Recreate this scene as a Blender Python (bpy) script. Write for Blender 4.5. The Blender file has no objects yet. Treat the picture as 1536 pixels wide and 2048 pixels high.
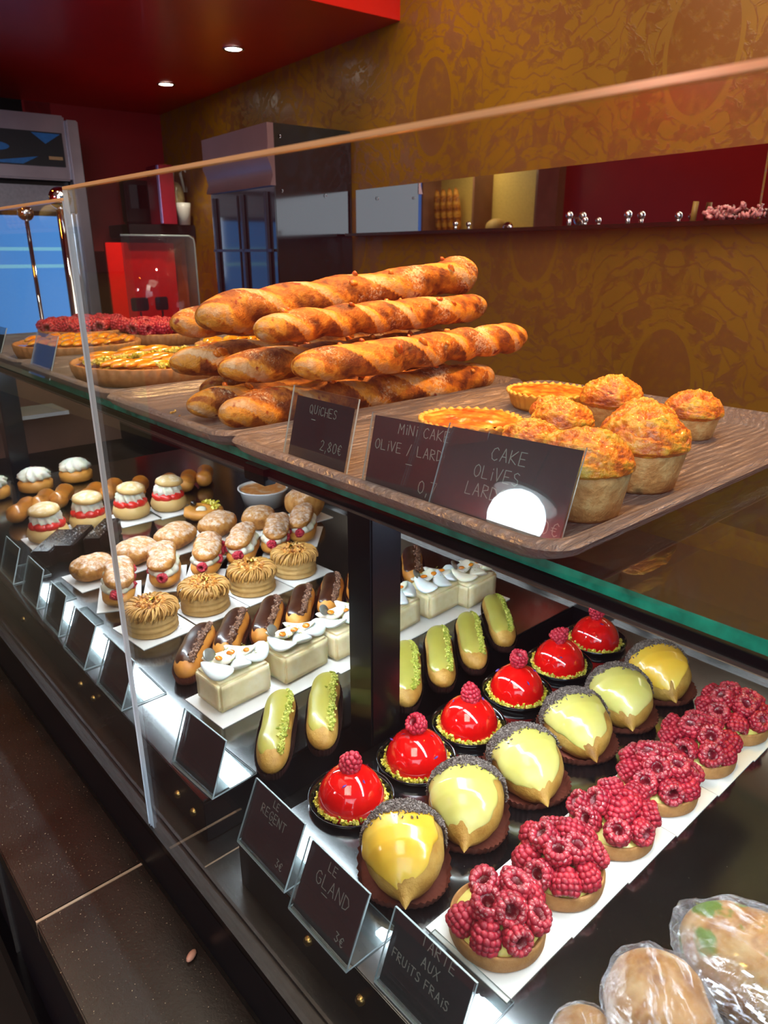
import bpy, bmesh, math, random
from math import sin, cos, pi, radians, sqrt, atan2, exp
from mathutils import Vector, Matrix, Euler, noise as mn

S = bpy.context.scene
COL = S.collection
# ------------------------------------------------------------------ camera, world, light, exposure
CAMZ = 1.49
cd = bpy.data.cameras.new('camera'); cam = bpy.data.objects.new('camera', cd); COL.objects.link(cam)
cd.sensor_fit = 'VERTICAL'; cd.sensor_height = 36.0; cd.lens = 36.0 * 1440.0 / 2048.0
cd.clip_start = 0.02; cd.clip_end = 60
cam.location = (0, 0, CAMZ)
cam.rotation_euler = (radians(90 - 19.8), 0, radians(-41.75))
cd.dof.use_dof = True; cd.dof.focus_distance = 0.80; cd.dof.aperture_fstop = 13.0
S.camera = cam
S.view_settings.view_transform = 'Standard'; S.view_settings.look = 'None'
S.view_settings.gamma = 1.0; S.view_settings.use_curve_mapping = False
S.view_settings.exposure = 0.45
S.cycles.transparent_max_bounces = 24; S.cycles.max_bounces = 8
S.cycles.glossy_bounces = 5; S.cycles.diffuse_bounces = 3; S.cycles.transmission_bounces = 6
S.cycles.caustics_reflective = False; S.cycles.caustics_refractive = False
S.cycles.sample_clamp_indirect = 4.0

RA = radians(4.8)                       # the room is turned a little against the counter
def R(u, v, z=0.0):
    return Vector((u * cos(RA) + v * sin(RA), -u * sin(RA) + v * cos(RA), z))

def hexc(h, a=1.0):
    h = h.lstrip('#'); c = [int(h[i:i + 2], 16) / 255 for i in (0, 2, 4)]
    return tuple((x / 12.92 if x <= 0.04045 else ((x + 0.055) / 1.055) ** 2.4) for x in c) + (a,)

W = bpy.data.worlds.new('world'); S.world = W; W.use_nodes = True
W.node_tree.nodes['Background'].inputs[0].default_value = (0.36, 0.62, 1.0, 1)
W.node_tree.nodes['Background'].inputs[1].default_value = 0.16

def area(name, loc, target, sx, sy, power, col, spread=None):
    l = bpy.data.lights.new(name, 'AREA'); l.shape = 'RECTANGLE'; l.size = sx; l.size_y = sy
    l.energy = power; l.color = col
    if spread: l.spread = radians(spread)
    o = bpy.data.objects.new(name, l); COL.objects.link(o); o.location = loc
    o.rotation_euler = (Vector(target) - Vector(loc)).to_track_quat('-Z', 'Y').to_euler()
    return o
def spot(name, loc, target, power, col, ang, blend=0.6, rad=0.04):
    l = bpy.data.lights.new(name, 'SPOT'); l.energy = power; l.color = col
    l.spot_size = radians(ang); l.spot_blend = blend; l.shadow_soft_size = rad
    o = bpy.data.objects.new(name, l); COL.objects.link(o); o.location = loc
    o.rotation_euler = (Vector(target) - Vector(loc)).to_track_quat('-Z', 'Y').to_euler()
    return o
area('shopfront_daylight', (-1.6, -1.9, 1.9), (0.6, 1.0, 1.0), 2.4, 1.6, 38, (0.80, 0.88, 1.0))
area('room_ceiling_light', R(0.9, 1.2, 2.75), R(1.2, 1.6, 0), 1.4, 1.4, 19, (1.0, 0.86, 0.68))
area('customer_ceiling_light', (-0.55, 0.0, 2.9), (0.35, 0.9, 0.9), 0.9, 1.6, 40, (1.0, 0.90, 0.76))
# warm display spots above the upper shelf
spot('shelf_spot', (1.18, 0.35, 2.25), (0.72, 0.55, 1.25), 64, (1.0, 0.40, 0.07), 62, 0.7, 0.05)
spot('shelf_spot', (1.25, 0.95, 2.25), (0.78, 0.95, 1.3), 74, (1.0, 0.40, 0.07), 58, 0.7, 0.05)
spot('shelf_spot', (1.3, 1.9, 2.25), (0.75, 1.75, 1.25), 75, (1.0, 0.56, 0.2), 60, 0.7, 0.05)
# wall washers
spot('wall_spot', R(1.45, 0.9, 2.8), R(2.05, 0.85, 1.95), 17, (1.0, 0.64, 0.24), 75, 0.9, 0.06)
spot('wall_spot', R(1.45, 2.2, 2.8), R(2.05, 2.3, 1.9), 11, (1.0, 0.76, 0.42), 85, 0.9, 0.06)

# ------------------------------------------------------------------ materials
MATS = {}
def nt(name):
    m = bpy.data.materials.new(name); m.use_nodes = True
    n = m.node_tree; b = n.nodes['Principled BSDF']; MATS[name] = m
    return m, n, b
def lk(n, a, b): n.links.new(a, b)
def ramp(n, fac, stops):
    r = n.nodes.new('ShaderNodeValToRGB'); e = r.color_ramp.elements
    while len(e) < len(stops): e.new(0.5)
    for i, (p, c) in enumerate(stops):
        e[i].position = p; e[i].color = hexc(c) if isinstance(c, str) else c
    lk(n, fac, r.inputs[0]); return r.outputs[0]
def tex(n, scale, detail=4, rough=0.55, dist=0.0, vec=None, coord='Object', st=None):
    t = n.nodes.new('ShaderNodeTexNoise'); t.inputs['Scale'].default_value = scale
    t.inputs['Detail'].default_value = detail; t.inputs['Roughness'].default_value = rough
    t.inputs['Distortion'].default_value = dist
    if vec is None:
        c = n.nodes.new('ShaderNodeTexCoord'); vec = c.outputs[coord]
    if st is not None:
        mp = n.nodes.new('ShaderNodeMapping'); mp.inputs['Scale'].default_value = st
        lk(n, vec, mp.inputs[0]); vec = mp.outputs[0]
    lk(n, vec, t.inputs['Vector']); return t.outputs['Fac']
def math_(n, op, a, b=None, c=None, clamp=False):
    m = n.nodes.new('ShaderNodeMath'); m.operation = op; m.use_clamp = clamp
    for i, x in enumerate((a, b, c)):
        if x is None: continue
        if isinstance(x, (int, float)): m.inputs[i].default_value = x
        else: lk(n, x, m.inputs[i])
    return m.outputs[0]
def mixc(n, f, a, b):
    m = n.nodes.new('ShaderNodeMix'); m.data_type = 'RGBA'
    for s, x in ((0, f), (6, a), (7, b)):
        if isinstance(x, (int, float)): m.inputs[s].default_value = x
        elif isinstance(x, str): m.inputs[s].default_value = hexc(x)
        else: lk(n, x, m.inputs[s])
    return m.outputs[2]
def bump(n, b, h, strength=0.4, dist=0.001):
    bp = n.nodes.new('ShaderNodeBump'); bp.inputs['Strength'].default_value = strength
    bp.inputs['Distance'].default_value = dist
    lk(n, h, bp.inputs['Height']); lk(n, bp.outputs[0], b.inputs['Normal'])
def plain(name, col, rough=0.5, metal=0.0, coat=0.0, var=0.12, scale=60, bs=0.15, sss=0.0, bd=0.0006):
    m, n, b = nt(name)
    f = tex(n, scale)
    c = hexc(col); d = tuple(x * (1 - var) for x in c[:3]) + (1,); e = tuple(min(1, x * (1 + var)) for x in c[:3]) + (1,)
    lk(n, ramp(n, f, [(0.3, d), (0.7, e)]), b.inputs['Base Color'])
    b.inputs['Roughness'].default_value = rough; b.inputs['Metallic'].default_value = metal
    b.inputs['Coat Weight'].default_value = coat; b.inputs['Coat Roughness'].default_value = 0.06
    if sss: b.inputs['Subsurface Weight'].default_value = sss; b.inputs['Subsurface Radius'].default_value = (0.006, 0.003, 0.0015); b.inputs['Subsurface Scale'].default_value = 1.0
    if bs: bump(n, b, f, bs, bd)
    return m
def org(name, stops, scale=55, amt=0.5, rough=0.55, bs=0.4, bd=0.0012, bscale=None, sugar=0.0, sscale=160, coat=0.0, sss=0.0, spots=None, spec=0.5, speck=None):
    """organic food surface: vertex tone + noise through a ramp, optional icing sugar on the upward faces"""
    m, n, b = nt(name)
    at = n.nodes.new('ShaderNodeAttribute'); at.attribute_name = 'tone'
    f = tex(n, scale, 5, 0.6)
    fac = math_(n, 'ADD', at.outputs['Fac'], math_(n, 'MULTIPLY', math_(n, 'SUBTRACT', f, 0.5), amt * 2), None, True)
    col = ramp(n, fac, stops)
    if spots:
        v = tex(n, spots[1], 2, 0.5)
        col = mixc(n, ramp(n, v, [(spots[2], (0, 0, 0, 1)), (spots[2] + 0.05, (1, 1, 1, 1))]), col, spots[0])
    if sugar:
        tc = n.nodes.new('ShaderNodeTexCoord'); sp = n.nodes.new('ShaderNodeSeparateXYZ'); lk(n, tc.outputs['Normal'], sp.inputs[0])
        s = tex(n, sscale, 6, 0.75)
        k = math_(n, 'MULTIPLY', math_(n, 'ADD', sp.outputs[2], 0.25, None, True), sugar)
        t = math_(n, 'GREATER_THAN', math_(n, 'ADD', s, k), 1.0)
        s2 = math_(n, 'MULTIPLY', math_(n, 'SUBTRACT', math_(n, 'ADD', s, k), 0.9), 4.0, None, True)
        col = mixc(n, math_(n, 'MULTIPLY', s2, 0.85), col, '#f3e9e2')
    if speck:
        q = math_(n, 'MULTIPLY', tex(n, speck[1], 6, 0.8, 0.6), tex(n, 12, 2, 0.5))
        col = mixc(n, ramp(n, q, [(speck[2], (0, 0, 0, 1)), (speck[2] + 0.06, (0.8,) * 3 + (1,))]), col, speck[0])
    lk(n, col, b.inputs['Base Color'])
    b.inputs['Roughness'].default_value = rough; b.inputs['Coat Weight'].default_value = coat
    b.inputs['Coat Roughness'].default_value = 0.08; b.inputs['Specular IOR Level'].default_value = spec
    if sss: b.inputs['Subsurface Weight'].default_value = sss; b.inputs['Subsurface Radius'].default_value = (0.006, 0.003, 0.0015); b.inputs['Subsurface Scale'].default_value = 1.0
    bump(n, b, tex(n, bscale or scale * 3, 5, 0.65), bs, bd)
    return m
def glassy(name, tint='#ffffff', refl=1.0, rough=0.0, ior=1.45, haze=0.0, hazecol='#8890a0'):
    """thin clear pane: lets light through, reflects by Fresnel"""
    m = bpy.data.materials.new(name); m.use_nodes = True; n = m.node_tree; n.nodes.clear(); MATS[name] = m
    o = n.nodes.new('ShaderNodeOutputMaterial'); t = n.nodes.new('ShaderNodeBsdfTransparent'); t.inputs[0].default_value = hexc(tint)
    g = n.nodes.new('ShaderNodeBsdfGlossy'); g.inputs['Roughness'].default_value = rough; g.inputs[0].default_value = (1, 1, 1, 1)
    fr = n.nodes.new('ShaderNodeFresnel'); ge = n.nodes.new('ShaderNodeNewGeometry')
    # same Fresnel value from both sides of the thin sheet
    lk(n, math_(n, 'ADD', ior, math_(n, 'MULTIPLY', ge.outputs['Backfacing'], 1 / ior - ior)), fr.inputs[0])
    mx = n.nodes.new('ShaderNodeMixShader'); lk(n, math_(n, 'MULTIPLY', fr.outputs[0], refl), mx.inputs[0])
    lk(n, t.outputs[0], mx.inputs[1]); lk(n, g.outputs[0], mx.inputs[2]); out = mx.outputs[0]
    if haze:
        d = n.nodes.new('ShaderNodeBsdfDiffuse'); d.inputs[0].default_value = hexc(hazecol)
        m2 = n.nodes.new('ShaderNodeMixShader'); lk(n, out, m2.inputs[1]); lk(n, d.outputs[0], m2.inputs[2])
        f = tex(n, 5, 6, 0.6); lk(n, math_(n, 'MULTIPLY', f, haze * 2), m2.inputs[0]); out = m2.outputs[0]
    lk(n, out, o.inputs[0]); return m
def emis(name, col, strength):
    m = bpy.data.materials.new(name); m.use_nodes = True; n = m.node_tree; n.nodes.clear(); MATS[name] = m
    o = n.nodes.new('ShaderNodeOutputMaterial'); e = n.nodes.new('ShaderNodeEmission')
    e.inputs[0].default_value = hexc(col); e.inputs[1].default_value = strength; lk(n, e.outputs[0], o.inputs[0]); return m

GLASS = glassy('front_glass', '#f6f9f9', 1.0, haze=0.0022, hazecol='#9a90b0')
SHELFGLASS = glassy('shelf_glass', '#dff0ea', 1.0)
ACRYL = glassy('acrylic', '#f0f4f4', 1.2, haze=0.022, hazecol='#b8c4c8')
EDGE = plain('acrylic_edge', '#b9c6c8', 0.12, 0.0, 0.6, 0.05, 30, 0)
GREENEDGE = plain('green_glass_edge', '#1c8a72', 0.10, 0.0, 1.0, 0.5, 40, 0.1)
PANEEDGE = plain('pane_edge', '#d0b090', 0.16, 0.3, 0.5, 0.05, 20, 0)  # warm reflection of the wall tinted into the top edge colour
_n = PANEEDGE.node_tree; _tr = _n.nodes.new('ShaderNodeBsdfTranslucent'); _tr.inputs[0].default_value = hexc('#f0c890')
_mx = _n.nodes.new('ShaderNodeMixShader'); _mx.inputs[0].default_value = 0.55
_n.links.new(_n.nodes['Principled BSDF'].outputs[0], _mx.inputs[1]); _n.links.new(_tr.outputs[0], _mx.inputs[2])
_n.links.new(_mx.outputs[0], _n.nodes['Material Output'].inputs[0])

SIDEEDGE = PANEEDGE.copy(); SIDEEDGE.name = 'pane_side_edge'
for _q in SIDEEDGE.node_tree.nodes:
    if _q.type == 'BSDF_TRANSLUCENT': _q.inputs[0].default_value = hexc('#d4e4f2')
    if _q.type == 'VALTORGB': _q.color_ramp.elements[0].color = hexc('#b4c4d0'); _q.color_ramp.elements[1].color = hexc('#c4d4e0')
def stone(name, c0, c1, speck, rough, bs, coat=0.0):
    m, n, b = nt(name)
    f = tex(n, 9, 8, 0.65, 0.3); g = tex(n, 420, 2, 0.5)
    col = ramp(n, f, [(0.3, c0), (0.72, c1)])
    col = mixc(n, ramp(n, g, [(0.69, (0, 0, 0, 1)), (0.76, (1, 1, 1, 1))]), col, speck)
    lk(n, col, b.inputs['Base Color'])
    lk(n, ramp(n, f, [(0.2, (rough * 0.8,) * 3 + (1,)), (0.8, (rough * 1.25,) * 3 + (1,))]), b.inputs['Roughness'])
    bump(n, b, tex(n, 260, 5, 0.7), bs, 0.0006)
    if coat: b.inputs['Coat Weight'].default_value = coat; b.inputs['Coat Roughness'].default_value = 0.10; b.inputs['Coat IOR'].default_value = 1.75
    return m
SLAB = stone('black_granite', '#070708', '#101012', '#4a4741', 0.16, 0.02, 1.0)
LEDGE = stone('dark_ledge_stone', '#15110e', '#251e1a', '#8a7a64', 0.24, 0.5)
INNER = stone('inner_stone', '#0e0c0a', '#191512', '#3c352c', 0.34, 0.35)
GROUT = plain('grout', '#8d7763', 0.7)
BLACKMET = plain('black_metal', '#0c0c10', 0.28, 0.4, 0.2, 0.1, 30, 0)
BLACKGLOSS = plain('black_gloss', '#08080b', 0.10, 0.0, 0.6, 0.1, 20, 0)
ALU = plain('aluminium', '#8f8a86', 0.30, 0.9, 0.0, 0.1, 80, 0.05)
FASCIA = plain('fascia_black', '#06060a', 0.38, 0, 0, 0.1, 20, 0)
DARKALU = plain('dark_aluminium', '#302c2a', 0.34, 0.85, 0.0, 0.15, 80, 0.1)
CHROME = plain('chrome', '#d8d8dc', 0.06, 1.0, 0, 0.02, 20, 0)
BRASS = plain('brass', '#a8844c', 0.25, 0.9, 0, 0.1, 60, 0)
CARD = plain('white_card', '#e9e6e2', 0.5, 0, 0, 0.03, 30, 0.02)
CHALKBOARD = plain('chalkboard', '#0c0c12', 0.30, 0, 0.25, 0.2, 200, 0.05)
CHALK = plain('chalk_ink', '#a29c92', 0.6, 0, 0, 0.05, 50, 0)
DARKBROWN = plain('dark_brown_laminate', '#1c0f0a', 0.28, 0, 0.2, 0.2, 12, 0)
BROWNPANEL = plain('brown_panel', '#8a6250', 0.35, 0, 0.1, 0.2, 4, 0)
REDPAINT = plain('red_paint', '#d41e14', 0.33, 0, 0.1, 0.05, 4, 0.03)
REDLIT = plain('red_gloss_paint', '#d01208', 0.25, 0, 0.2, 0.05, 4, 0)  # soffit red boosted in the colour to look lit from the ceiling
REDWALL = plain('red_wall_paint', '#981218', 0.5, 0, 0.0, 0.05, 4, 0.05)
CHOUX = org('choux_pastry', [(0.0, '#744410'), (0.35, '#a4742a'), (0.65, '#c09444'), (1.0, '#d4b068')], 50, 0.5, 0.55, 0.9, 0.0016, 150)
CHOUXGOLD = org('choux_golden', [(0.0, '#8a4a16'), (0.35, '#c47a2c'), (0.7, '#dc9a45'), (1.0, '#ecc07a')], 60, 0.3, 0.5, 0.4, 0.001, 150)
CARAMEL = org('caramel_glaze', [(0.0, '#7a3c0c'), (0.5, '#a55e1c'), (1.0, '#c07c30')], 40, 0.3, 0.28, 0.25, 0.001, 90, coat=0.5)
FONDG = org('olive_fondant', [(0.0, '#8e8634'), (0.5, '#a59a42'), (1.0, '#b5aa54')], 25, 0.3, 0.32, 0.15, 0.001, 60, coat=0.35, sss=0.15)
FONDY = org('yellow_green_fondant', [(0.0, '#bdb052'), (0.5, '#cdc168'), (1.0, '#dcd488')], 22, 0.35, 0.24, 0.12, 0.001, 45, coat=0.5, sss=0.25)
FONDLIT = org('yellow_fondant', [(0.0, '#dba42c'), (0.5, '#e8b83c'), (1.0, '#f2d062')], 22, 0.35, 0.24, 0.12, 0.001, 45, coat=0.5, sss=0.25)  # warm light on two of the buns, put into the icing colour
CHOCG = org('chocolate_glaze', [(0.0, '#241008'), (0.6, '#3a1b0e'), (1.0, '#4c2818')], 25, 0.3, 0.30, 0.15, 0.001, 60, coat=0.4)
CHOCNIB = org('chocolate_nibs', [(0.0, '#4a2a1c'), (0.6, '#7c5440'), (1.0, '#a07a62')], 300, 0.6, 0.5, 0.3, 0.0005)
VERMI = org('chocolate_vermicelli', [(0.0, '#43352f'), (0.6, '#695a54'), (1.0, '#94857c')], 300, 0.5, 0.6, 0.3, 0.0005)
PISTA = org('pistachio_crumbs', [(0.0, '#7f8a22'), (0.5, '#a8ac3c'), (1.0, '#cfc766')], 260, 0.7, 0.55, 0.3, 0.0005)
PISTAY = org('yellow_pistachio_crumbs', [(0.0, '#a09a18'), (0.5, '#d8c038'), (1.0, '#efe07a')], 260, 0.7, 0.55, 0.3, 0.0005)
PAPERCUP = plain('brown_paper_case', '#7a3a28', 0.7, 0, 0, 0.1, 60, 0.1)
PAPERDK = plain('dark_brown_paper_case', '#3e1d18', 0.6, 0, 0, 0.1, 60, 0.1)
BLACKPL = plain('black_plastic', '#08080a', 0.12, 0, 0.5, 0.1, 20, 0)
MIRGLAZE, _n, _b = nt('red_mirror_glaze')
_b.inputs['Base Color'].default_value = (0.78, 0.004, 0.003, 1); _b.inputs['Roughness'].default_value = 0.10
_b.inputs['Coat Weight'].default_value = 1.0; _b.inputs['Coat Roughness'].default_value = 0.03
lk(_n, ramp(_n, tex(_n, 12, 2), [(0.3, (0.70, 0.003, 0.003, 1)), (0.7, (0.86, 0.006, 0.004, 1))]), _b.inputs['Base Color'])
BERRY = org('raspberry', [(0.0, '#70081c'), (0.5, '#9c1028'), (1.0, '#bc2c3c')], 90, 0.6, 0.45, 0.25, 0.0004, 700, sugar=0.39, sscale=480, sss=0.2)
BERRYP = org('raspberry_plain', [(0.0, '#8a0c20'), (0.5, '#b81c34'), (1.0, '#d04050')], 90, 0.5, 0.42, 0.25, 0.0004, 700, sss=0.2)
PETAL = plain('violet_petal', '#5a3a8c', 0.6)
CUSTARD = plain('custard', '#e6d878', 0.35, 0, 0.2, 0.05, 40, 0.1, 0.2)
CREAM = plain('whipped_cream', '#e6dfca', 0.46, 0, 0.1, 0.03, 50, 0.1, 0.3)
CREAMY = org('lemon_cream_cake', [(0.0, '#dcc894'), (0.5, '#eeddb0'), (1.0, '#f6ecd0')], 70, 0.6, 0.38, 0.35, 0.0015, 90, coat=0.15, sss=0.25)
PEARLC = plain('white_chocolate_petal', '#dfe6e6', 0.3, 0, 0.2, 0.03, 30, 0.05, 0.2)
ORANGEJ = plain('orange_jelly', '#e08218', 0.15, 0, 0.6, 0.1, 40, 0, 0.3)
SHORTC = org('shortcrust', [(0.0, '#8a5526'), (0.5, '#b07a42'), (1.0, '#c89660')], 140, 0.5, 0.65, 0.6, 0.0008, 600)
SUGARCH = org('sugared_crust', [(0.0, '#7c4212'), (0.45, '#b87830'), (1.0, '#d09a54')], 90, 0.8, 0.6, 0.9, 0.003, 120, sugar=0.47, sscale=110)
PUFF = org('puff_pastry', [(0.0, '#a0743a'), (0.5, '#c89c5c'), (1.0, '#dcbc82')], 80, 0.5, 0.6, 0.6, 0.0015, 120)
MOCHA = org('mocha_cream', [(0.0, '#8e5c24'), (0.5, '#c08a42'), (1.0, '#d8a860')], 80, 0.4, 0.5, 0.3, 0.0008, 200)
GOLDLEAF = plain('gold_leaf', '#d8a838', 0.25, 0.9, 0, 0.2, 90, 0.3)
DARKCHOC = org('dark_chocolate_bar', [(0.0, '#120806'), (0.6, '#25110b'), (1.0, '#3c2015')], 60, 0.4, 0.25, 0.3, 0.001, 90, coat=0.4)
STRAW = org('strawberry', [(0.0, '#a80c10'), (0.6, '#d8281e'), (1.0, '#e86a50')], 60, 0.5, 0.3, 0.2, 0.0005, 200, coat=0.4)
SOFTBUN = org('pale_bun', [(0.0, '#a87a3c'), (0.5, '#cfa868'), (1.0, '#e0c48c')], 35, 0.35, 0.55, 0.3, 0.001, 120)
BUNTOP = org('bun_lid', [(0.0, '#b08040'), (0.5, '#d0a868'), (1.0, '#e6cc9a')], 40, 0.3, 0.6, 0.3, 0.001, 120, sugar=0.45, sscale=90)
BREAD = org('bread_crust', [(0.0, '#2e1206'), (0.2, '#74360c'), (0.40, '#b06412'), (0.60, '#d89430'), (0.74, '#c08a50'), (1.0, '#d0ae86')], 42, 0.55, 0.6, 1.0, 0.004, 85, spots=('#8a2c08', 40, 0.68), speck=('#d8bf9e', 190, 0.33))
MUFFB = org('muffin_body', [(0.0, '#8a5c30'), (0.45, '#b88c54'), (0.75, '#c8ac74'), (1.0, '#c2b896')], 38, 0.9, 0.6, 0.9, 0.004, 80, spots=('#7a6a44', 24, 0.62))
MUFFT = org('muffin_crown', [(0.0, '#84340a'), (0.4, '#bc6216'), (0.7, '#d08c24'), (1.0, '#c4a63c')], 45, 0.8, 0.4, 1.0, 0.005, 80, coat=0.3, spots=('#5c5a20', 26, 0.67))
CRUSTQ = org('quiche_crust', [(0.0, '#a86a20'), (0.5, '#d89838'), (1.0, '#e8b860')], 90, 0.4, 0.55, 0.4, 0.001, 260)
FILLQ = org('quiche_filling', [(0.0, '#8a2c06'), (0.45, '#c45c14'), (0.7, '#dc8428'), (1.0, '#eab058')], 34, 1.1, 0.35, 0.6, 0.003, 60, coat=0.3)
TARTCR = org('tart_crust', [(0.0, '#6a3c1c'), (0.5, '#99683a'), (1.0, '#b88a58')], 70, 0.5, 0.6, 0.5, 0.001, 200)
FRUITY = org('glazed_yellow_fruit', [(0.0, '#b85c10'), (0.4, '#dc9018'), (0.75, '#ecc030'), (1.0, '#f2d860')], 40, 0.6, 0.18, 0.2, 0.001, 60, coat=0.8)
TARTGLAZE = org('dark_fruit_glaze', [(0.0, '#3a1408'), (0.5, '#7a3010'), (1.0, '#b86020')], 60, 0.7, 0.16, 0.3, 0.001, 70, coat=0.9)
WHITEPOT = plain('white_ceramic', '#dcdad6', 0.2, 0, 0.4, 0.02, 20, 0)
BRULEE = org('brulee_top', [(0.0, '#c0601a'), (0.5, '#e09040'), (1.0, '#f4e4d0')], 60, 1.0, 0.3, 0.2, 0.001, 120, coat=0.4)
GREYOVAL = plain('grey_chocolate_disc', '#77756c', 0.3, 0.1, 0.3, 0.1, 40, 0.1)
def wrapm():
    m, n, b = nt('filled_roll_bread')
    f = tex(n, 26, 6, 0.65, 0.8); g = tex(n, 16, 4, 0.6, 1.2)
    col = ramp(n, f, [(0.3, '#7c4416'), (0.48, '#b07c3e'), (0.68, '#c8a878')])
    col = mixc(n, ramp(n, g, [(0.56, (0, 0, 0, 1)), (0.62, (1, 1, 1, 1))]), col, '#5c7c1c')
    col = mixc(n, ramp(n, tex(n, 17, 3, 0.5, 0.4), [(0.62, (0, 0, 0, 1)), (0.68, (1, 1, 1, 1))]), col, '#d89a20')
    lk(n, col, b.inputs['Base Color']); b.inputs['Roughness'].default_value = 0.5; bump(n, b, f, 0.5, 0.002); return m
ROLLB = wrapm()
def filmm():
    m = bpy.data.materials.new('cling_film'); m.use_nodes = True; n = m.node_tree; n.nodes.clear()
    o = n.nodes.new('ShaderNodeOutputMaterial'); t = n.nodes.new('ShaderNodeBsdfTransparent'); g = n.nodes.new('ShaderNodeBsdfGlossy')
    g.inputs['Roughness'].default_value = 0.09; g.inputs[0].default_value = (0.95, 0.95, 1, 1)
    d = n.nodes.new('ShaderNodeBsdfDiffuse'); d.inputs[0].default_value = (0.75, 0.75, 0.8, 1)
    w = tex(n, 26, 8, 0.78, 2.5, st=(1, 0.3, 1))
    bp = n.nodes.new('ShaderNodeBump'); bp.inputs['Strength'].default_value = 1.0; bp.inputs['Distance'].default_value = 0.03
    lk(n, w, bp.inputs['Height']); lk(n, bp.outputs[0], g.inputs['Normal'])
    a = n.nodes.new('ShaderNodeMixShader'); a.inputs[0].default_value = 0.30; lk(n, g.outputs[0], a.inputs[2]); lk(n, t.outputs[0], a.inputs[1])
    c = n.nodes.new('ShaderNodeMixShader'); lk(n, ramp(n, w, [(0.52, (0.0,) * 3 + (1,)), (0.66, (0.5,) * 3 + (1,))]), c.inputs[0])
    lk(n, a.outputs[0], c.inputs[1]); lk(n, d.outputs[0], c.inputs[2]); lk(n, c.outputs[0], o.inputs[0]); return m
FILM = filmm()
def traym():
    m = bpy.data.materials.new('textured_clear_tray'); m.use_nodes = True; n = m.node_tree; n.nodes.clear()
    o = n.nodes.new('ShaderNodeOutputMaterial'); t = n.nodes.new('ShaderNodeBsdfTransparent'); t.inputs[0].default_value = hexc('#e6d6cc')
    p = n.nodes.new('ShaderNodeBsdfPrincipled'); p.inputs['Base Color'].default_value = hexc('#c4b8b6'); p.inputs['Roughness'].default_value = 0.16
    w = tex(n, 11, 5, 0.65, 0.8, st=(1.5, 13, 13))
    bp = n.nodes.new('ShaderNodeBump'); bp.inputs['Strength'].default_value = 1.0; bp.inputs['Distance'].default_value = 0.03
    lk(n, w, bp.inputs['Height']); lk(n, bp.outputs[0], p.inputs['Normal'])
    a = n.nodes.new('ShaderNodeMixShader'); a.inputs[0].default_value = 0.60; lk(n, t.outputs[0], a.inputs[1]); lk(n, p.outputs[0], a.inputs[2])
    lk(n, a.outputs[0], o.inputs[0]); return m
TRAYM = traym()

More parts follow.
